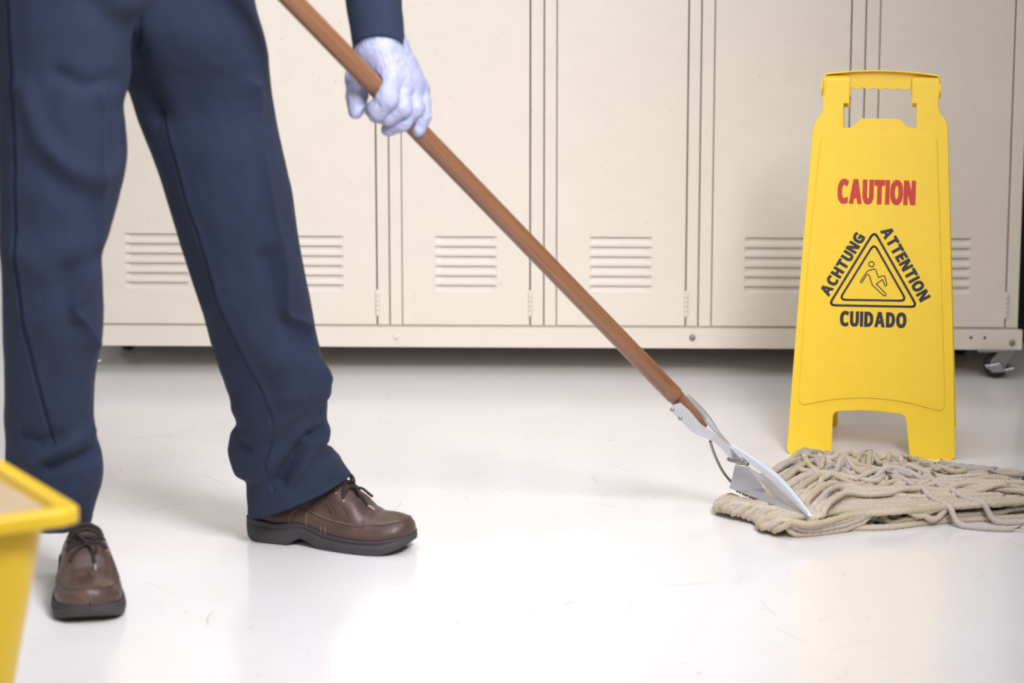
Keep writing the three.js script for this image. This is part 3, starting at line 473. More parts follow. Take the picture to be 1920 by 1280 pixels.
// ---------------------------------------------------------------- the mop bucket near the camera
{
  const H = 0.385, corner = onLevel(160, 951, H), S = HEAD.clone().multiplyScalar(0.866).addScaledVector(RIGHT, -0.5), F = HEAD.clone().multiplyScalar(-0.5).addScaledVector(RIGHT, -0.866), W = 0.38, Dp = 0.46;
  const mid = corner.clone().addScaledVector(F, W / 2).addScaledVector(S, Dp / 2).setY(0), bucket = thing('mop_bucket', 'bright yellow plastic mop bucket nearest the camera', 'bucket', mid, Math.atan2(-F.negate().z, F.x));
  // local x runs along the front, z towards the viewer; rings of a rounded rectangle stacked into walls
  const ring = (w, d, r, t) => { const n = 4, q = Math.floor(t * n) % n, k = t * n - Math.floor(t * n), sx = [1, -1, -1, 1][q], sz = [1, 1, -1, -1][q], a = (q + clamp((k - 0.25) / 0.5, 0, 1)) * Math.PI / 2, e = k < 0.25 ? (0.25 - k) : k > 0.75 ? (k - 0.75) : 0; const c = V(sx * (w / 2 - r) + r * Math.cos(a), 0, sz * (d / 2 - r) + r * Math.sin(a)); const along = k < 0.25 ? V(Math.sin(q * Math.PI / 2), 0, -Math.cos(q * Math.PI / 2)) : V(-Math.sin((q + 1) * Math.PI / 2), 0, Math.cos((q + 1) * Math.PI / 2)); const half = Math.abs(along.x) > 0.5 ? w / 2 - r : d / 2 - r; return c.addScaledVector(along, e * 4 * half); };
  const walls = (prof, n = 96) => gridSurface(n, prof.length - 1, (u, v) => { const [y, inset, r] = prof[Math.round(v * (prof.length - 1))], p = ring(W - 2 * inset, Dp - 2 * inset, r, u); p.y = y; return p; }, true, [1.6, 0.4]);
  part('tub', walls([[0.075, 0.1885, 0.001], [0.07, 0.078, 0.05], [0.074, 0.07, 0.05], [0.1, 0.066, 0.05], [0.2, 0.052, 0.045], [0.3, 0.038, 0.04], [0.352, 0.031, 0.035], [0.37, 0.03, 0.035], [0.37, 0.034, 0.03], [0.3, 0.042, 0.035], [0.12, 0.068, 0.04], [0.08, 0.076, 0.04], [0.078, 0.1885, 0.001]]), M.yellow, bucket);
  part('rim', walls([[0.37, 0.032, 0.034], [0.366, 0.03, 0.034], [0.3645, 0.004, 0.026], [0.3665, 0.0, 0.026], [0.381, 0.0, 0.026], [0.385, 0.004, 0.024], [0.385, 0.0205, 0.02], [0.383, 0.0235, 0.02], [0.374, 0.025, 0.02], [0.366, 0.034, 0.02], [0.37, 0.032, 0.034]]), M.yellow, bucket);
  const worn = speckTex([206, 182, 146], '#9a8a70', 0.12, 300, 21);
  part('inner_deck', walls([[0.376, 0.1885, 0.001], [0.376, 0.029, 0.02], [0.374, 0.0262, 0.02], [0.371, 0.03, 0.02], [0.371, 0.1885, 0.001]].reverse()), std({ map: worn, roughness: 0.6 }), bucket, 'pale worn deck inside the rim');
  for (const [x, z] of [[1, 1], [-1, 1], [1, -1], [-1, -1]]) part('caster', [cyl(0.03, 0.022, 'x', x * 0.1, 0.03, z * 0.14, 24), box(0.034, 0.02, 0.03, x * 0.1, 0.068, z * 0.14, 0.004)], M.blackRubber, bucket);
}
// ---------------------------------------------------------------- the person with the mop
function curve1(table) { // smooth interpolation through [x, y] pairs, without overshoot
  const n = table.length, d = [], m = [];
  for (let i = 0; i < n - 1; i++) d[i] = (table[i + 1][1] - table[i][1]) / (table[i + 1][0] - table[i][0]);
  for (let i = 0; i < n; i++) m[i] = i === 0 ? d[0] : i === n - 1 ? d[n - 2] : d[i - 1] * d[i] <= 0 ? 0 : 2 * d[i - 1] * d[i] / (d[i - 1] + d[i]);
  return (x) => { let i = 0; while (i < n - 2 && x > table[i + 1][0]) i++; const h = table[i + 1][0] - table[i][0], t = clamp((x - table[i][0]) / h, 0, 1); return table[i][1] * (1 + 2 * t) * (1 - t) ** 2 + h * m[i] * t * (1 - t) ** 2 + table[i + 1][1] * t * t * (3 - 2 * t) + h * m[i + 1] * t * t * (t - 1); };
}
const twill = dataTexture(256, 256, (x, y) => { const t = 128 + 60 * Math.sin((x + y) * Math.PI / 4) + 50 * (hash3(x, y, 5) - 0.5); return [t, t, t]; });
twill.repeat.set(26, 26);
const clothTex = dataTexture(512, 512, (x, y) => { const t = 1 + (fbm(x * 0.06, y * 0.02) - 0.5) * 0.12 + (hash3(x, y, 8) - 0.5) * 0.1; return [32 * t, 42 * t, 66 * t]; }, true);
clothTex.repeat.set(4, 4);
M.navy = new THREE.MeshPhysicalMaterial({ map: clothTex, bumpMap: twill, bumpScale: 0.00025, roughness: 0.9, sheen: 0.12, sheenColor: new THREE.Color(0x6a74a8), sheenRoughness: 0.6 });
M.glove = new THREE.MeshPhysicalMaterial({ color: 0xa9acca, roughness: 0.5, sheen: 0.15, bumpScale: 0.0011, bumpMap: dataTexture(512, 512, (x, y) => { const t = 255 * clamp(0.5 + 1.1 * (fbm(x * 0.035 + 2 * fbm(x * 0.02, y * 0.02), y * 0.013) - 0.5) + 0.25 * (fbm(x * 0.12, y * 0.05) - 0.5), 0, 1); return [t, t, t]; }) });
M.glove.bumpMap.repeat.set(7, 7);
const leatherTex = canvasTexture(1024, 512, (c, w, h) => {
  const im = c.createImageData(w, h), d = im.data;
  for (let y = 0; y < h; y++) for (let x = 0; x < w; x++) { const p = clamp((fbm(x * 0.012 + 7, y * 0.016) - 0.52) * 4, 0, 1) * 0.5, t = 1 + (hash3(x, y, 6) - 0.5) * 0.16 + (fbm(x * 0.09, y * 0.09) - 0.5) * 0.35, k = 4 * (y * w + x); d[k] = lerp(76, 108, p) * t; d[k + 1] = lerp(57, 88, p) * t; d[k + 2] = lerp(53, 76, p) * t; d[k + 3] = 255; }
  c.putImageData(im, 0, 0);
  for (let i = 0; i < 120; i++) { c.globalAlpha = rr(0.1, 0.35); c.strokeStyle = i % 2 ? '#b49a84' : '#3c2a25'; c.lineWidth = rr(0.5, 1.5); const x = rnd() * w, y = rnd() * h; c.beginPath(); c.moveTo(x, y); c.lineTo(x + rr(-22, 22), y + rr(-14, 14)); c.stroke(); }
  c.globalAlpha = 1;
});
M.leather = std({ map: leatherTex, roughness: 0.43, bumpScale: 0.0007, bumpMap: dataTexture(256, 256, (x, y) => { const t = 128 + 120 * (fbm(x * 0.1, y * 0.1) - 0.5) + 40 * (hash3(x, y, 3) - 0.5); return [t, t, t]; }) });
M.sole = std({ color: 0x3e3c3e, roughness: 0.72 });
M.lace = std({ color: 0x2c2220, roughness: 0.85 });
M.thread = std({ color: 0xa88a6c, roughness: 0.8 });
M.brass = std({ color: 0xd8bf86, metalness: 1, roughness: 0.3 });
M.skin = std({ color: 0xc79a7c, roughness: 0.6 });
M.hair = std({ color: 0x4a3d33, roughness: 0.8 });

const person = thing('person', 'person in navy work trousers, brown shoes and pale blue glove pushing the mop', 'person', place(-0.52, 0, 4.25));
const PO = person.position, inP = (p) => p.clone().sub(PO);
const LAT = (p) => p.dot(RIGHT);

// one trouser leg: rows of [left x, right x, y or [left y, right y], distance, half depth] from the hip to the cuff
function leg(rows, folds, seamsAt, phase) {
  const R4 = rows.map(([xl, xr, y, d, b]) => { const [yl, yr] = [].concat(y, y), l = at(xl, yl, d), r = at(xr, yr, d); return { c: l.clone().add(r).multiplyScalar(0.5), h: r.sub(l).multiplyScalar(0.5), b }; });
  let s = 0; const S = R4.map((q, i) => (s += i ? q.c.distanceTo(R4[i - 1].c) : 0));
  const comp = (f) => curve1(R4.map((q, i) => [S[i] / s, f(q)])), cx = comp((q) => q.c.x), cy = comp((q) => q.c.y), cz = comp((q) => q.c.z), hx = comp((q) => q.h.x), hy = comp((q) => q.h.y), hz = comp((q) => q.h.z), bb = comp((q) => q.b);
  const F = folds.map(([pts, w, hgt, sharp]) => ({ w, hgt: w > 0.008 || sharp ? hgt * 1.3 : hgt, sharp, p: new THREE.CatmullRomCurve3(pts.map(([x, y, d]) => { const q = at(x, y, d ?? folds.d); return V(LAT(q), q.y, 0); }), false, 'centripetal').getPoints(pts.length * 8) }));
  const NU = 240, NV = 380;
  return gridSurface(NU, NV, (u, v) => {
    const inner = v > 0.985, vv = inner ? 1 - (v - 0.985) * 1.2 : v / 0.985, a = (0.75 + u) * 2 * Math.PI, ca = Math.cos(a), sa = Math.sin(a);
    const c = V(cx(vv), cy(vv), cz(vv)), h = V(hx(vv), hy(vv), hz(vv)), b = bb(vv), q = Math.pow(Math.pow(Math.abs(ca), 2.3) + Math.pow(Math.abs(sa), 2.3), -1 / 2.3);
    const dir = h.clone().multiplyScalar(ca).addScaledVector(HEAD, -b * sa).multiplyScalar(q), p = c.clone().add(dir), n = dir.clone().setY(0).normalize();
    let k = 0; const front = clamp(sa * 2.5 + 0.45, 0, 1);
    if (front > 0) for (const f of F) { const X = LAT(p), Y = p.y; let best = 1e9; for (let i = 0; i < f.p.length - 1; i++) { const A = f.p[i], B = f.p[i + 1], ex = B.x - A.x, ey = B.y - A.y, t = clamp(((X - A.x) * ex + (Y - A.y) * ey) / (ex * ex + ey * ey + 1e-12), 0, 1), D = Math.hypot(X - A.x - ex * t, Y - A.y - ey * t); if (D < best) best = D; } if (best < f.w * 4) k += f.hgt * front * (f.sharp ? Math.exp(-best / f.w) : Math.exp(-((best / f.w) ** 2))); }
    k += 0.009 * (fbm(u * 7 + phase, vv * 9, phase) - 0.5) * (0.4 + vv) + 0.0012 * (fbm(u * 30, vv * 60, phase) - 0.5);
    p.addScaledVector(n, k * clamp(1 - Math.max(0, Math.abs(ca) - 0.93) * 10, 0.15, 1));
    if (inner) p.addScaledVector(n, -0.0035 * Math.min(1, (v - 0.985) / 0.004)); else if (v > 0.975) p.addScaledVector(n, 0.0006);
    return inP(p);
  }, true, [0.55, 0.95]);
}
const leftRows = [[140, 452, -95, 4.2, 0.1], [140, 470, -30, 4.2, 0.1], [140, 477, 0, 4.2, 0.1], [150, 487, 40, 4.205, 0.1], [200, 502, 100, 4.23, 0.098], [226, 504, 130, 4.245, 0.096], [238, 507, 160, 4.255, 0.094], [246, 509.5, 180, 4.26, 0.092], [258, 516, 220, 4.265, 0.09], [272, 523, 255, 4.265, 0.088], [297, 538, 320, 4.27, 0.085], [312, 547, 365, 4.275, 0.083], [332, 556, 430, 4.285, 0.08], [354, 569, 500, 4.3, 0.078], [374, 581, 560, 4.315, 0.077], [391, 591, 620, 4.335, 0.077], [404, 602, 665, 4.35, 0.076], [412, 613, 690, 4.365, 0.076], [421, 619, 716, 4.375, 0.075], [434, 615, 751, 4.39, 0.075], [444, 612.5, 788, 4.4, 0.074], [432, 619.5, [815, 813], 4.415, 0.075], [428.5, 613, [843, 840], 4.425, 0.075], [441, 626, [884, 847], 4.435, 0.074], [461, 640, [898, 864], 4.44, 0.072], [463, 650, [932, 877], 4.445, 0.072], [467, 658.5, [966, 889], 4.45, 0.072]];
const rightRows = [[-8, 302, -95, 4.1, 0.105], [-10, 300, -30, 4.1, 0.105], [-8, 288, 0, 4.1, 0.105], [-6, 258, 40, 4.1, 0.104], [-5, 246, 65, 4.1, 0.102], [-4, 243, 100, 4.1, 0.1], [-4, 244, 130, 4.1, 0.098], [-3, 239, 160, 4.1, 0.096], [-1, 230.5, 203, 4.1, 0.094], [-1, 234, 240, 4.1, 0.092], [0, 236.5, 280, 4.1, 0.09], [0, 233, 325, 4.1, 0.088], [1, 225, 360, 4.1, 0.086], [2, 215, 400, 4.1, 0.084], [4, 204, 440, 4.1, 0.083], [4, 189.5, 485, 4.1, 0.082], [5, 191, 530, 4.105, 0.082], [6, 192, 580, 4.11, 0.081], [6, 192, 615, 4.12, 0.08], [7, 188, 650, 4.13, 0.079], [9, 177.5, 700, 4.145, 0.078], [10, 175, 740, 4.155, 0.077], [11, 176, 790, 4.17, 0.076], [13, 181, 820, 4.18, 0.076], [14, 190, 850, 4.19, 0.076], [16, 193, 880, 4.2, 0.075], [19, 190.5, 905, 4.205, 0.073], [23, 183, 930, 4.21, 0.071], [27, 177, 948, 4.215, 0.07], [33, 172, 966, 4.22, 0.07], [38, 169, 978, 4.22, 0.07]];
const leftFolds = [
  [[[268, 60], [290, 140], [325, 250], [350, 350], [378, 440], [400, 520], [430, 610], [460, 690], [493, 765], [506, 820], [500, 855], [487, 900], [490, 940], [500, 958]], 0.0024, -0.003],
  [[[270, 66], [292, 140], [327, 248], [352, 348], [380, 438], [403, 518], [433, 608], [463, 688], [496, 763], [509, 820], [503, 855], [490, 900]], 0.007, 0.003],
  [[[480, 150], [492, 260], [505, 340], [520, 420], [534, 493], [538, 560], [541, 592], [566, 611], [590, 645], [604, 690], [610, 730]], 0.007, 0.011, true],
  [[[505, 480], [520, 545], [527, 590], [552, 622], [575, 650]], 0.017, -0.010],
  [[[420, 560], [470, 640], [540, 700], [590, 725]], 0.03, 0.007],
  [[[540, 740], [520, 790], [470, 850]], 0.022, 0.006],
  [[[617, 842], [577, 846], [555, 870], [535, 900], [505, 935]], 0.011, -0.013],
  [[[612, 850], [580, 868], [556, 900], [540, 930]], 0.012, 0.006],
  [[[604, 853], [592, 853], [583, 848]], 0.005, -0.008],
  [[[556, 868], [545, 900], [520, 940]], 0.007, -0.006],
  [[[620, 800], [570, 815], [500, 850], [450, 870]], 0.016, -0.007],
  [[[436, 800], [470, 775], [520, 760], [600, 770]], 0.018, 0.005],
  [[[262, 60], [280, 130], [300, 200]], 0.02, -0.012],
  [[[300, 110], [380, 95], [470, 130]], 0.04, 0.003],
  [[[286, -10], [284, 30], [276, 60], [262, 72]], 0.003, -0.003]];
leftFolds.d = 4.25;
const rightFolds = [
  [[[8, -40], [9, 0], [13, 100], [18, 200], [21, 300], [21, 400], [23, 480], [28, 560], [39, 640], [51, 710], [66, 790], [80, 862]], 0.0026, -0.005],
  [[[15, 0], [19, 100], [24, 200], [27, 300], [27, 400], [29, 480], [34, 560], [45, 640], [57, 710], [72, 790]], 0.007, 0.002],
  [[[183, 180], [182, 260], [181, 340], [179, 400], [172, 460], [160, 510], [144, 560], [132, 590], [147, 618], [154, 645], [158, 670]], 0.007, 0.012, true],
  [[[120, 520], [122, 570], [130, 615]], 0.018, -0.009],
  [[[40, 170], [75, 260], [120, 310], [176, 338], [228, 315]], 0.016, 0.006], [[[110, 140], [160, 162], [205, 155]], 0.014, -0.006], [[[180, 10], [215, 45], [245, 60]], 0.02, -0.008],
  [[[70, 320], [110, 350], [150, 372]], 0.02, -0.005], [[[25, 480], [70, 500], [130, 470]], 0.022, 0.004],
  [[[35, 905], [75, 880], [120, 862], [165, 835]], 0.013, 0.009], [[[70, 912], [110, 902], [152, 898]], 0.012, -0.012], [[[155, 925], [155, 900], [162, 880], [182, 850]], 0.006, 0.006], [[[25, 850], [60, 860], [85, 848]], 0.012, -0.006]];
rightFolds.d = 4.0;
{
  const pelvis = [[-12, 474, -14, 4.13, 4.235, 0.09], [-12, 473, -48, 4.1, 4.21, 0.108], [-8, 464, -60, 4.1, 4.21, 0.115], [5, 446, -110, 4.105, 4.21, 0.115], [14, 434, -165, 4.11, 4.21, 0.115]];
  const P = pelvis.map(([l, r, y, dl, dr, b]) => ({ l: at(l, y, dl), r: at(r, y, dr), b }));
  const hip = gridSurface(96, 40, (u, v) => { const k = v * (P.length - 1), i = Math.min(P.length - 2, Math.floor(k)), t = k - i, l = P[i].l.clone().lerp(P[i + 1].l, t), r = P[i].r.clone().lerp(P[i + 1].r, t), b = lerp(P[i].b, P[i + 1].b, t), a = u * 2 * Math.PI; return inP(l.clone().lerp(r, 0.5 + 0.5 * Math.cos(a)).addScaledVector(HEAD, -b * Math.sin(a))); }, true, [1, 0.2]);
  part('trousers', [leg(leftRows, leftFolds, 0, 2.3), leg(rightRows, rightFolds, 0, 8.1), hip], M.navy, person);
}

// ---- shoes: heel at the origin, toe along x, +z the side with the stitched panels
const shoeW = curve1([[0, 0.0003], [0.0015, 0.011], [0.004, 0.0175], [0.01, 0.026], [0.03, 0.0345], [0.06, 0.0365], [0.1, 0.0355], [0.14, 0.041], [0.18, 0.0475], [0.21, 0.0495], [0.24, 0.047], [0.262, 0.04], [0.274, 0.0305], [0.281, 0.0195], [0.2838, 0.011], [0.285, 0.0003]]);
const shoeG = curve1([[0, 0.036], [0.03, 0.036], [0.06, 0.0335], [0.1, 0.0372], [0.125, 0.033], [0.15, 0.0265], [0.2, 0.0225], [0.24, 0.0238], [0.265, 0.0272], [0.285, 0.030]]);
const shoeB = curve1([[0, 0.024], [0.006, 0.010], [0.018, 0.0015], [0.03, 0], [0.078, 0], [0.09, 0.005], [0.105, 0.013], [0.12, 0.009], [0.136, 0.002], [0.15, 0], [0.23, 0], [0.25, 0.003], [0.27, 0.010], [0.281, 0.016], [0.285, 0.022]]);
const shoeH = curve1([[0, 0.055], [0.004, 0.07], [0.012, 0.078], [0.05, 0.09], [0.1, 0.106], [0.13, 0.110], [0.155, 0.1065], [0.178, 0.0935], [0.196, 0.0825], [0.216, 0.0665], [0.23, 0.0605], [0.248, 0.0605], [0.264, 0.0585], [0.274, 0.055], [0.281, 0.0485], [0.285, 0.036]]);
const SEAM = 0.0255;
function upper(x, t) { // t 0 on the +z side, pi on the other
  const w = Math.max(0.0002, shoeW(x) - 0.0012 * clamp(shoeW(x) / 0.012, 0, 1)), g = shoeG(x) - 0.003, h = shoeH(x), s = Math.sin(t), c = Math.cos(t), narrow = lerp(0.72, 1.0, clamp((x - 0.19) / 0.05, 0, 1)), y = g + (h - g) * Math.pow(s, 0.92);
  let z = w * Math.sign(c) * Math.pow(Math.abs(c), narrow); const up = clamp((y - g) / 0.05, 0, 1), puff = 0.0022 * Math.exp(-((((y - g) - 0.014) / 0.012) ** 2));
  z *= 1 - 0.16 * up * clamp((0.2 - x) / 0.1, 0, 1); z += Math.sign(c) * puff * Math.min(1, Math.abs(c) * 3) * clamp(w / 0.02, 0, 1);
  const crease = -0.0022 * Math.exp(-(((x - 0.212 + 0.1 * (z * z) / 0.01 * 0.1) / 0.004) ** 2)) * s - 0.0014 * Math.exp(-(((x - 0.203) / 0.003) ** 2)) * s;
  return V(x, y + crease + 0.0012 * (fbm(x * 60, t * 4, 3) - 0.5), z);
}
function seamT(x, up = SEAM) { return Math.asin(clamp(Math.pow(clamp(up / (shoeH(x) - shoeG(x) + 0.002), 0, 1), 1 / 0.92), 0, 0.999)); }
function makeShoe(parent, pos, turn, mirror) {
  const s = new THREE.Group(); s.name = 'shoe'; s.position.copy(pos); s.rotation.y = turn; if (mirror) s.scale.z = -1; parent.add(s);
  const ends = (v) => 0.285 * (0.12 * v + 0.88 * (0.5 - 0.5 * Math.cos(Math.PI * v)));
  part('upper', gridSurface(64, 120, (u, v) => upper(0.0004 + 0.2845 / 0.285 * ends(v), u * Math.PI), false, [0.35, 0.3]), M.leather, s);
  const loop = (x) => { const w = shoeW(x) + 0.0035 * clamp(shoeW(x) / 0.012, 0, 1), g = shoeG(x), b = shoeB(x), hh = g - b, L = []; for (const [a, y] of [[0.6, g - 0.004], [0.985, g + 0.0012], [1, g], [1.0, g - hh * 0.14], [0.965, g - hh * 0.2], [0.965, g - hh * 0.24], [1.03, g - hh * 0.32], [1.04, g - hh * 0.55], [1.0, b + hh * 0.12], [0.97, b + 0.0004], [0.5, b]]) L.push([a * w, y]); return [...L, ...L.slice().reverse().map(([a, y]) => [-a, y])]; };
  part('sole', gridSurface(22, 130, (u, v) => { const x = ends(v), L = loop(x), k = Math.round(u * 22) % 22; return V(x, L[k][1], L[k][0]); }, true, [0.3, 0.3]), M.sole, s);
  const bead = []; for (let k = 0; k <= 80; k++) { const f = k / 80, x = 0.108 + 0.1685 * Math.sin(f * Math.PI) ** 0.8; bead.push(upper(x, f < 0.5 ? seamT(x) : Math.PI - seamT(x))); }
  part('welt_seam', tube(bead, 0.0013, 200, 6), M.leather, s);
  const th = (pts, r = 0.0005) => tube(pts, r, 60, 5), up1 = (x, h, lift = 0.0006) => { const p = upper(x, seamT(x, h)); p.z += lift; p.y += lift * 0.4; return p; };
  const xs = (a, b, n) => Array.from({ length: n + 1 }, (_, i) => lerp(a, b, i / n));
  part('stitching', [th(xs(0.116, 0.2, 16).map((x) => up1(x, SEAM + 0.0022))), th(xs(0.235, 0.268, 8).map((x) => up1(x, SEAM + 0.0022))), th(xs(0.003, 0.0235, 6).map((h) => up1(0.1155, h, 0.0009))), th(xs(0.003, 0.012, 4).map((h) => up1(0.143, h, 0.0009)), 0.0004), th(xs(0.002, 0.015, 4).map((h) => up1(0.1515, h, 0.0009)), 0.0004), th([[0.0855, 0.002], [0.086, 0.012], [0.09, 0.02], [0.1, 0.024]].map(([x, h]) => up1(x, h, 0.0009)))], M.thread, s);
  part('side_panel', [th([[0.122, 0.028], [0.121, 0.045], [0.119, 0.062]].map(([x, h]) => up1(x, h)), 0.0013), th([[0.128, 0.028], [0.127, 0.046], [0.125, 0.06]].map(([x, h]) => up1(x, h)), 0.0011), th([[0.168, 0.026], [0.163, 0.038], [0.152, 0.05], [0.14, 0.062]].map(([x, h]) => up1(x, h)), 0.0012), th([[0.19, 0.028], [0.1925, 0.038], [0.187, 0.044], [0.18, 0.052]].map(([x, h]) => up1(x, h)), 0.0009)], M.leather, s);
  const eye = [], lace = []; const E = [[0.1765, 0.95], [0.162, 1.0], [0.147, 1.05]];
  for (const [x, t] of E) for (const q of [t, Math.PI - t]) { const p = upper(x, q), n = V(0.25, 0.75, Math.cos(q) * 1.1).normalize(); eye.push(new THREE.TorusGeometry(0.0026, 0.0007, 8, 18).applyQuaternion(new THREE.Quaternion().setFromUnitVectors(V(0, 0, 1), n)).translate(p.x + n.x * 0.0008, p.y + n.y * 0.0008, p.z + n.z * 0.0008)); }
  part('eyelet', eye, M.brass, s);
  const over = (x0, x1, lift) => [0.95, 1.2, 1.57, 1.94, 2.19].map((t, i) => { const p = upper(lerp(x0, x1, i / 4), t); p.y += lift + (i === 2 ? 0.001 : 0); return p; });
  for (const [a, b] of [[0.1765, 0.179], [0.162, 0.1765], [0.1765, 0.163], [0.147, 0.162], [0.162, 0.148], [0.135, 0.147]]) lace.push(tube(over(a, b, 0.0022), 0.0026, 24, 7));
  const T = (x, y, z) => { const p = upper(x, Math.PI / 2); return V(x, p.y + y, z); };
  lace.push(new THREE.SphereGeometry(0.0052, 12, 8).scale(1.3, 0.8, 1).translate(...T(0.184, 0.005, 0.002).toArray()), tube([T(0.184, 0.006, 0.002), T(0.19, 0.0105, 0.008), T(0.196, 0.010, 0.014), T(0.198, 0.004, 0.013), T(0.19, 0.003, 0.005)], 0.0021, 24, 7), tube([T(0.184, 0.006, 0), T(0.178, 0.013, -0.01), T(0.171, 0.013, -0.016), T(0.172, 0.006, -0.014), T(0.182, 0.004, -0.003)], 0.0021, 24, 7), tube([T(0.186, 0.005, 0.003), T(0.196, 0.006, 0.008), T(0.206, 0.004, 0.01), T(0.211, 0.003, 0.0105)], 0.0022, 20, 7), tube([T(0.184, 0.005, -0.001), T(0.192, 0.006, -0.012), T(0.198, 0.002, -0.02), T(0.204, 0.001, -0.025)], 0.0022, 20, 7));
  part('laces', lace, M.lace, s);
  part('lace_tip', tube([T(0.211, 0.003, 0.0105), T(0.217, 0.0026, 0.011), T(0.223, 0.0022, 0.0114)], 0.0016, 8, 7), std({ color: 0xa9a7a2, roughness: 0.4 }), s, 'pale plastic lace tip');
  return s;
}
{
  const a = -R(20) + YAW, ax = V(Math.cos(a), 0, -Math.sin(a)), az = V(Math.sin(a), 0, Math.cos(a));
  makeShoe(person, inP(onLevel(482, 1017).addScaledVector(ax, -0.03).addScaledVector(az, -0.0385)), a, false);
  const b = -R(80) + YAW, bx = V(Math.cos(b), 0, -Math.sin(b));
  makeShoe(person, inP(onLevel(168, 1157).addScaledVector(bx, -0.243)), b, true);
}

// ---- the gloved hand on the handle: palm and five separate fingers around the wood
const hc = (x, y, d) => at(640 + x / 5.82, 60 + y / 5.82, d);
const axisA = gripPoint.clone().addScaledVector(handleDir, -0.2), axisB = gripPoint.clone().addScaledVector(handleDir, 0.2);
{
  const bones = [], K = (a, b, ra, rb, grp) => bones.push([a, b, ra, rb, grp]);
  const wrist = hc(420, 205, 4.224), forearm = hc(372, -150, 4.288);
  K(forearm, wrist, 0.0378, 0.0374, 0);
  const mcp = [hc(535, 450, 4.196), hc(655, 520, 4.204), hc(755, 570, 4.216), hc(835, 620, 4.236)];
  const wr = [hc(370, 180, 4.232), hc(420, 170, 4.232), hc(490, 180, 4.236), hc(560, 200, 4.24)];
  mcp.forEach((m, i) => K(wr[i], m, 0.024, [0.0165, 0.0155, 0.0145, 0.013][i], 0));
  for (let i = 0; i < 3; i++) { K(mcp[i], mcp[i + 1], 0.0155, 0.0145, 0); K(wr[i].clone().lerp(mcp[i], 0.55), wr[i + 1].clone().lerp(mcp[i + 1], 0.55), 0.019, 0.018, 0); }
  K(hc(330, 260, 4.235), hc(600, 420, 4.232), 0.02, 0.016, 0);
  // index, middle, ring, little: each its own chain
  const pip = [hc(505, 730, 4.163), hc(660, 825, 4.180), hc(800, 830, 4.2), hc(885, 760, 4.222)];
  const dip = [hc(395, 850, 4.168), hc(510, 915, 4.182), hc(660, 985, 4.196), hc(885, 920, 4.212)];
  const tip = [hc(345, 850, 4.186), hc(375, 905, 4.196), hc(515, 1060, 4.203), hc(845, 1070, 4.208)];
  const fr = [[0.0158, 0.0152, 0.0136, 0.0128], [0.0142, 0.0136, 0.0125, 0.0112], [0.0132, 0.0128, 0.012, 0.0108], [0.0118, 0.0112, 0.0112, 0.01]];
  for (let i = 0; i < 4; i++) { K(mcp[i], pip[i], fr[i][0], fr[i][1], i + 1); K(pip[i], dip[i], fr[i][1], fr[i][2], i + 1); K(dip[i], tip[i], fr[i][2], fr[i][3], i + 1); }
  const th = [hc(290, 300, 4.235), hc(170, 500, 4.222), hc(170, 690, 4.208), hc(158, 862, 4.2)]; K(th[0], th[1], 0.02, 0.016, 5); K(th[1], th[2], 0.0158, 0.0146, 5); K(th[2], th[3], 0.0148, 0.0115, 5);
  const wrinkles = [[hc(180, 250, 4.2), hc(330, 210, 4.197), hc(560, 230, 4.205)], [hc(200, 330, 4.2), hc(360, 290, 4.198), hc(580, 285, 4.203)], [hc(300, 380, 4.2), hc(420, 330, 4.196), hc(540, 330, 4.195)]].map((p) => new THREE.CatmullRomCurve3(p).getPoints(6));
  const tendons = [[hc(590, 250, 4.21), hc(630, 480, 4.196), hc(650, 700, 4.18)], [hc(640, 270, 4.217), hc(750, 450, 4.212), hc(790, 680, 4.2)], [hc(690, 300, 4.225), hc(830, 500, 4.228), hc(870, 680, 4.222)]];
  const f = (x, y, z) => {
    const g = [1, 1, 1, 1, 1, 1]; for (const [a, b, ra, rb, k] of bones) { const d = capsule(x, y, z, a, b, ra, rb); g[k] = k === 0 ? smin(g[0], d, 0.014) : smin(g[k], d, 0.0095); }
    let d;
    d = smin(Math.min(g[1], g[2], g[3], g[4]), smin(g[0], g[5], 0.012), 0.009);
    // fingers meet each other in a narrow crease
    const s4 = [g[1], g[2], g[3], g[4]].sort((p, q) => p - q); d = Math.min(d, smin(s4[0], s4[1], 0.0022));
    for (const p of wrinkles) for (let i = 0; i < p.length - 1; i++) { const q = capsule(x, y, z, p[i], p[i + 1], 0.001, 0.001); if (q < 0.014) d -= 0.0016 * Math.exp(-((q / 0.0045) ** 2)) / 1; }
    for (const p of tendons) for (let i = 0; i < 2; i++) { const q = capsule(x, y, z, p[i], p[i + 1], 0.001, 0.001); if (q < 0.012) d -= 0.0012 * Math.exp(-((q / 0.004) ** 2)); }
    d += 0.0015 * (Math.abs(2 * vnoise(x * 130 + y * 60, y * 70 - x * 40, z * 90) - 1) - 0.4) + 0.0006 * (vnoise(x * 320, y * 190, z * 300) - 0.5);
    return Math.max(d, HR + 0.0017 - capsule(x, y, z, axisA, axisB, 0, 0));
  };
  const all = bones.flatMap(([a, b]) => [a, b]), lo = [1e9, 1e9, 1e9], hi = [-1e9, -1e9, -1e9];
  for (const p of all) p.toArray().forEach((c, k) => { lo[k] = Math.min(lo[k], c - 0.04); hi[k] = Math.max(hi[k], c + 0.04); });
  hi[1] = hc(400, -80, 4.26).y;
  part('glove', nets(f, lo, hi, 0.0022).translate(-PO.x, -PO.y, -PO.z), M.glove, person, 'pale blue disposable glove on the visible hand');
}
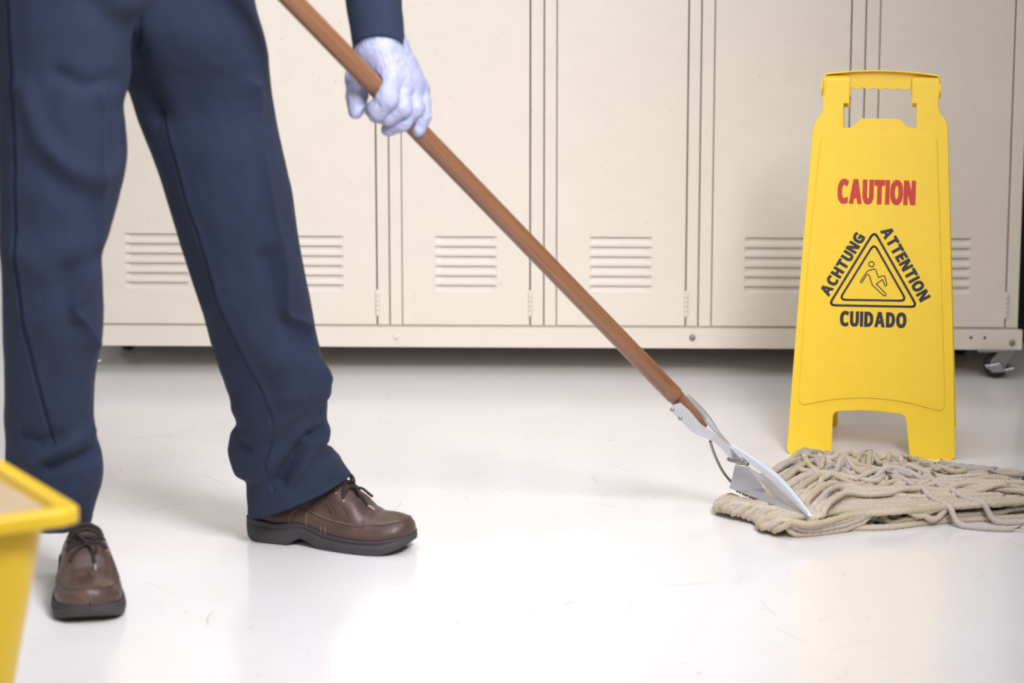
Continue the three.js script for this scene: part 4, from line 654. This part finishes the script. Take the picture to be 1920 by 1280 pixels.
// the other glove, higher up the handle and above the picture
{
  const c0 = gripPoint.clone().addScaledVector(handleDir, -0.62), e1 = RIGHT.clone().negate().addScaledVector(handleDir, RIGHT.dot(handleDir)).normalize(), e2 = handleDir.clone().cross(e1), cap = [];
  for (let i = 0; i < 4; i++) { const o = c0.clone().addScaledVector(handleDir, -0.034 + i * 0.022), P = (a) => o.clone().addScaledVector(e1, Math.cos(a) * (HR + 0.0105)).addScaledVector(e2, Math.sin(a) * (HR + 0.0105)); for (let k = 0; k < 4; k++) cap.push([P(0.3 + k * 0.95), P(0.3 + (k + 1) * 0.95), 0.0105 - k * 0.0006, 0.0103 - k * 0.0006]); }
  const palmC = c0.clone().addScaledVector(e1, HR + 0.016), wristR = palmC.clone().add(V(0, -0.05, 0)).addScaledVector(e1, 0.07); cap.push([palmC.clone().addScaledVector(handleDir, -0.03), palmC.clone().addScaledVector(handleDir, 0.03), 0.02, 0.019], [palmC, wristR, 0.026, 0.03]);
  cap.push([c0.clone().addScaledVector(handleDir, -0.05).addScaledVector(e1, 0.02), c0.clone().addScaledVector(handleDir, -0.052).addScaledVector(e2, -0.026), 0.012, 0.0105], [c0.clone().addScaledVector(handleDir, -0.052).addScaledVector(e2, -0.026), c0.clone().addScaledVector(handleDir, -0.05).addScaledVector(e1, -0.03).addScaledVector(e2, -0.012), 0.0108, 0.0095]);
  const f = (x, y, z) => { let d = 1; for (const [a, b, ra, rb] of cap) d = smin(d, capsule(x, y, z, a, b, ra, rb), 0.005); return Math.max(d, HR + 0.0017 - capsule(x, y, z, axisA.clone().addScaledVector(handleDir, -0.6), axisB, 0, 0)); };
  const lo = c0.clone().addScalar(-0.13), hi = c0.clone().addScalar(0.13);
  part('glove', nets(f, lo.toArray(), hi.toArray(), 0.003).translate(-PO.x, -PO.y, -PO.z), M.glove, person);
  M.wristR = wristR;
}
// ---- work shirt: torso and sleeves; the near sleeve ends at the glove
{
  const ringTube = (pts, radii, n = 40, nv = 60, flat = 1, wob = 0.002) => { const c = new THREE.CatmullRomCurve3(pts, false, 'centripetal'), rad = curve1(radii), fr = c.computeFrenetFrames(nv, false), C = c.getSpacedPoints(nv); return gridSurface(n, nv, (u, v) => { const j = Math.round(v * nv), a = u * 2 * Math.PI, t = fr.tangents[j], tr = RIGHT.dot(t), e1 = RIGHT.clone().addScaledVector(t, -tr * clamp((Math.abs(tr) - 0.3) * 5, 0, 1)).normalize(), e2 = t.clone().cross(e1).normalize(); const r = rad(v) + wob * (fbm(Math.cos(a) * 2 + 5, v * 9, Math.sin(a) * 2) - 0.5) * 2; return inP(C[j].clone().addScaledVector(e1, r * Math.cos(a)).addScaledVector(e2, r * flat * Math.sin(a))); }, true, [0.3, 0.6]); };
  const shoulderL = place(-0.385, 1.40, 4.25), elbowL = place(-0.222, 1.075, 4.42), wristL = at(711.5, 95, 4.222);
  const sleeveL = ringTube([place(-0.46, 1.395, 4.215), place(-0.395, 1.38, 4.25), place(-0.3, 1.25, 4.34), elbowL, at(700, 0, 4.283), at(706, 45, 4.252), wristL.clone().addScaledVector(wristL.clone().sub(at(706, 45, 4.252)).normalize(), 0.004), wristL.clone().addScaledVector(wristL.clone().sub(at(706, 45, 4.252)).normalize(), 0.003)], [[0, 0.05], [0.08, 0.074], [0.3, 0.066], [0.6, 0.052], [0.8, 0.0445], [0.95, 0.040], [0.985, 0.0388], [0.992, 0.0382], [1, 0.0368]], 48, 160);
  const shoulderR = place(-0.715, 1.40, 4.07), elbowR = place(-0.82, 1.13, 3.93), sleeveR = ringTube([place(-0.645, 1.395, 4.115), place(-0.71, 1.38, 4.075), place(-0.775, 1.26, 4.0), elbowR, elbowR.clone().lerp(M.wristR, 0.5), M.wristR], [[0, 0.05], [0.1, 0.074], [0.4, 0.062], [0.9, 0.044], [1, 0.04]], 32, 60);
  const rows = [[0.93, 0.2, 0.125], [1.0, 0.195, 0.122], [1.1, 0.19, 0.122], [1.25, 0.205, 0.13], [1.36, 0.215, 0.125], [1.42, 0.19, 0.1], [1.46, 0.12, 0.075], [1.485, 0.07, 0.062], [1.5, 0.06, 0.056]];
  const W = curve1(rows.map((r) => [r[0], r[1]])), Dp = curve1(rows.map((r) => [r[0], r[2]])), fa = R(28), ex = RIGHT.clone().multiplyScalar(Math.cos(fa)).addScaledVector(HEAD, Math.sin(fa)), ez = V(0, 1, 0).cross(ex).multiplyScalar(1);
  const torso = gridSurface(64, 50, (u, v) => { const y = lerp(0.945, 1.5, v), a = u * 2 * Math.PI; return inP(place(-0.553, y, 4.165).addScaledVector(ex, W(y) * Math.cos(a)).addScaledVector(ez, Dp(y) * Math.sin(a) + 0.004 * (fbm(u * 9, v * 6) - 0.5))); }, true, [1.2, 0.6]);
  part('work_shirt', [torso, sleeveL, sleeveR], M.navy, person);
  // body: one continuous figure, in its clothes; the head has its own finer grid
  const J = (x, y, d) => place(x, y, d), B = [[J(-0.553, 0.99, 4.165), J(-0.553, 1.3, 4.165), 0.085, 0.1], [J(-0.553, 1.3, 4.165), J(-0.55, 1.45, 4.16), 0.11, 0.06], [J(-0.55, 1.44, 4.16), J(-0.54, 1.6, 4.14), 0.056, 0.055], [J(-0.47, 1.37, 4.21), place(-0.395, 1.36, 4.25), 0.045, 0.04], [place(-0.395, 1.36, 4.25), place(-0.3, 1.25, 4.34), 0.04, 0.036], [place(-0.3, 1.25, 4.34), elbowL, 0.036, 0.032], [elbowL, hc(420, 0, 4.25), 0.034, 0.026], [J(-0.64, 1.37, 4.12), place(-0.71, 1.36, 4.075), 0.045, 0.04], [place(-0.71, 1.36, 4.075), place(-0.775, 1.26, 4.0), 0.038, 0.034], [place(-0.775, 1.26, 4.0), elbowR, 0.034, 0.03], [elbowR, M.wristR, 0.03, 0.022], [J(-0.553, 0.98, 4.175), at(378, 110, 4.25), 0.07, 0.062], [at(378, 110, 4.25), at(470, 530, 4.31), 0.062, 0.046], [at(470, 530, 4.31), at(545, 900, 4.462), 0.046, 0.03], [J(-0.553, 0.98, 4.165), at(120, 130, 4.1), 0.07, 0.065], [at(120, 130, 4.1), at(100, 540, 4.1), 0.065, 0.046], [at(100, 540, 4.1), at(115, 960, 4.24), 0.046, 0.03]];
  const fb = (x, y, z) => { let d = 1; for (const [a, b, ra, rb] of B) d = smin(d, capsule(x, y, z, a, b, ra, rb), 0.03); return d; };
  const lo = V(1e9, 1e9, 1e9), hi = V(-1e9, -1e9, -1e9); for (const [a, b] of B) for (const p of [a, b]) { lo.min(p); hi.max(p); }
  const headC = J(-0.535, 1.64, 4.125), fz = V(0, 0, 0).addScaledVector(RIGHT, Math.sin(R(40))).addScaledVector(HEAD, -Math.cos(R(40))), fx = V(0, 1, 0).cross(fz), tilt = R(22);
  const fh = (x, y, z) => { // face along fz, looking down at the mop
    const q = V(x, y, z).sub(headC); let a = q.dot(fx), b = q.y, c = q.dot(fz); [b, c] = [b * Math.cos(tilt) + c * Math.sin(tilt), c * Math.cos(tilt) - b * Math.sin(tilt)];
    const E = (px, py, pz, rx, ry, rz) => ellipsoid(a, b, c, V(px, py, pz), [rx, ry, rz]);
    let d = smin(E(0, 0.03, -0.01, 0.076, 0.092, 0.096), E(0, -0.045, 0.032, 0.056, 0.068, 0.062), 0.04);
    d = smin(d, E(0, -0.012, 0.094, 0.012, 0.026, 0.018), 0.014); d = smin(d, E(0, -0.03, 0.1, 0.016, 0.011, 0.013), 0.01);
    for (const s of [-1, 1]) { d = smin(d, E(s * 0.076, -0.005, -0.008, 0.008, 0.03, 0.018), 0.006); d = Math.max(d, -E(s * 0.031, 0.004, 0.098, 0.018, 0.011, 0.016)); d = smin(d, E(s * 0.031, 0.003, 0.073, 0.0125, 0.012, 0.0125), 0.003); d = smin(d, E(s * 0.031, 0.024, 0.08, 0.024, 0.006, 0.012), 0.01); }
    d = smin(d, E(0, -0.06, 0.088, 0.025, 0.006, 0.008), 0.006); d = smin(d, E(0, -0.07, 0.086, 0.021, 0.007, 0.008), 0.005); d = smin(d, E(0, -0.1, 0.076, 0.022, 0.016, 0.016), 0.02);
    return smin(d, capsule(x, y, z, J(-0.55, 1.45, 4.16), J(-0.54, 1.6, 4.14), 0.056, 0.055), 0.025);
  };
  const body = merge([nets(fb, lo.clone().addScalar(-0.14).toArray(), hi.clone().addScalar(0.14).toArray(), 0.012), nets(fh, headC.clone().add(V(-0.14, -0.19, -0.15)).toArray(), headC.clone().add(V(0.14, 0.15, 0.15)).toArray(), 0.004)]);
  part('body', body.translate(-PO.x, -PO.y, -PO.z), M.skin, person);
  const hair = (x, y, z) => { const q = V(x, y, z).sub(headC), c0 = q.dot(fz), b = q.y * Math.cos(tilt) + c0 * Math.sin(tilt), c = c0 * Math.cos(tilt) - q.y * Math.sin(tilt); return Math.max(fh(x, y, z) - 0.009 - 0.003 * vnoise(x * 120, y * 120, z * 120), 0.002 - fh(x, y, z), Math.min(0.058 - b, Math.max(c + 0.01, -0.075 - b))); };
  part('hair', nets(hair, headC.clone().add(V(-0.14, -0.1, -0.15)).toArray(), headC.clone().add(V(0.14, 0.15, 0.15)).toArray(), 0.005).translate(-PO.x, -PO.y, -PO.z), M.hair, person);
}
scene.traverse((m) => { if (m.isMesh) { m.castShadow = true; m.receiveShadow = true; } });
renderer.render(scene, camera);
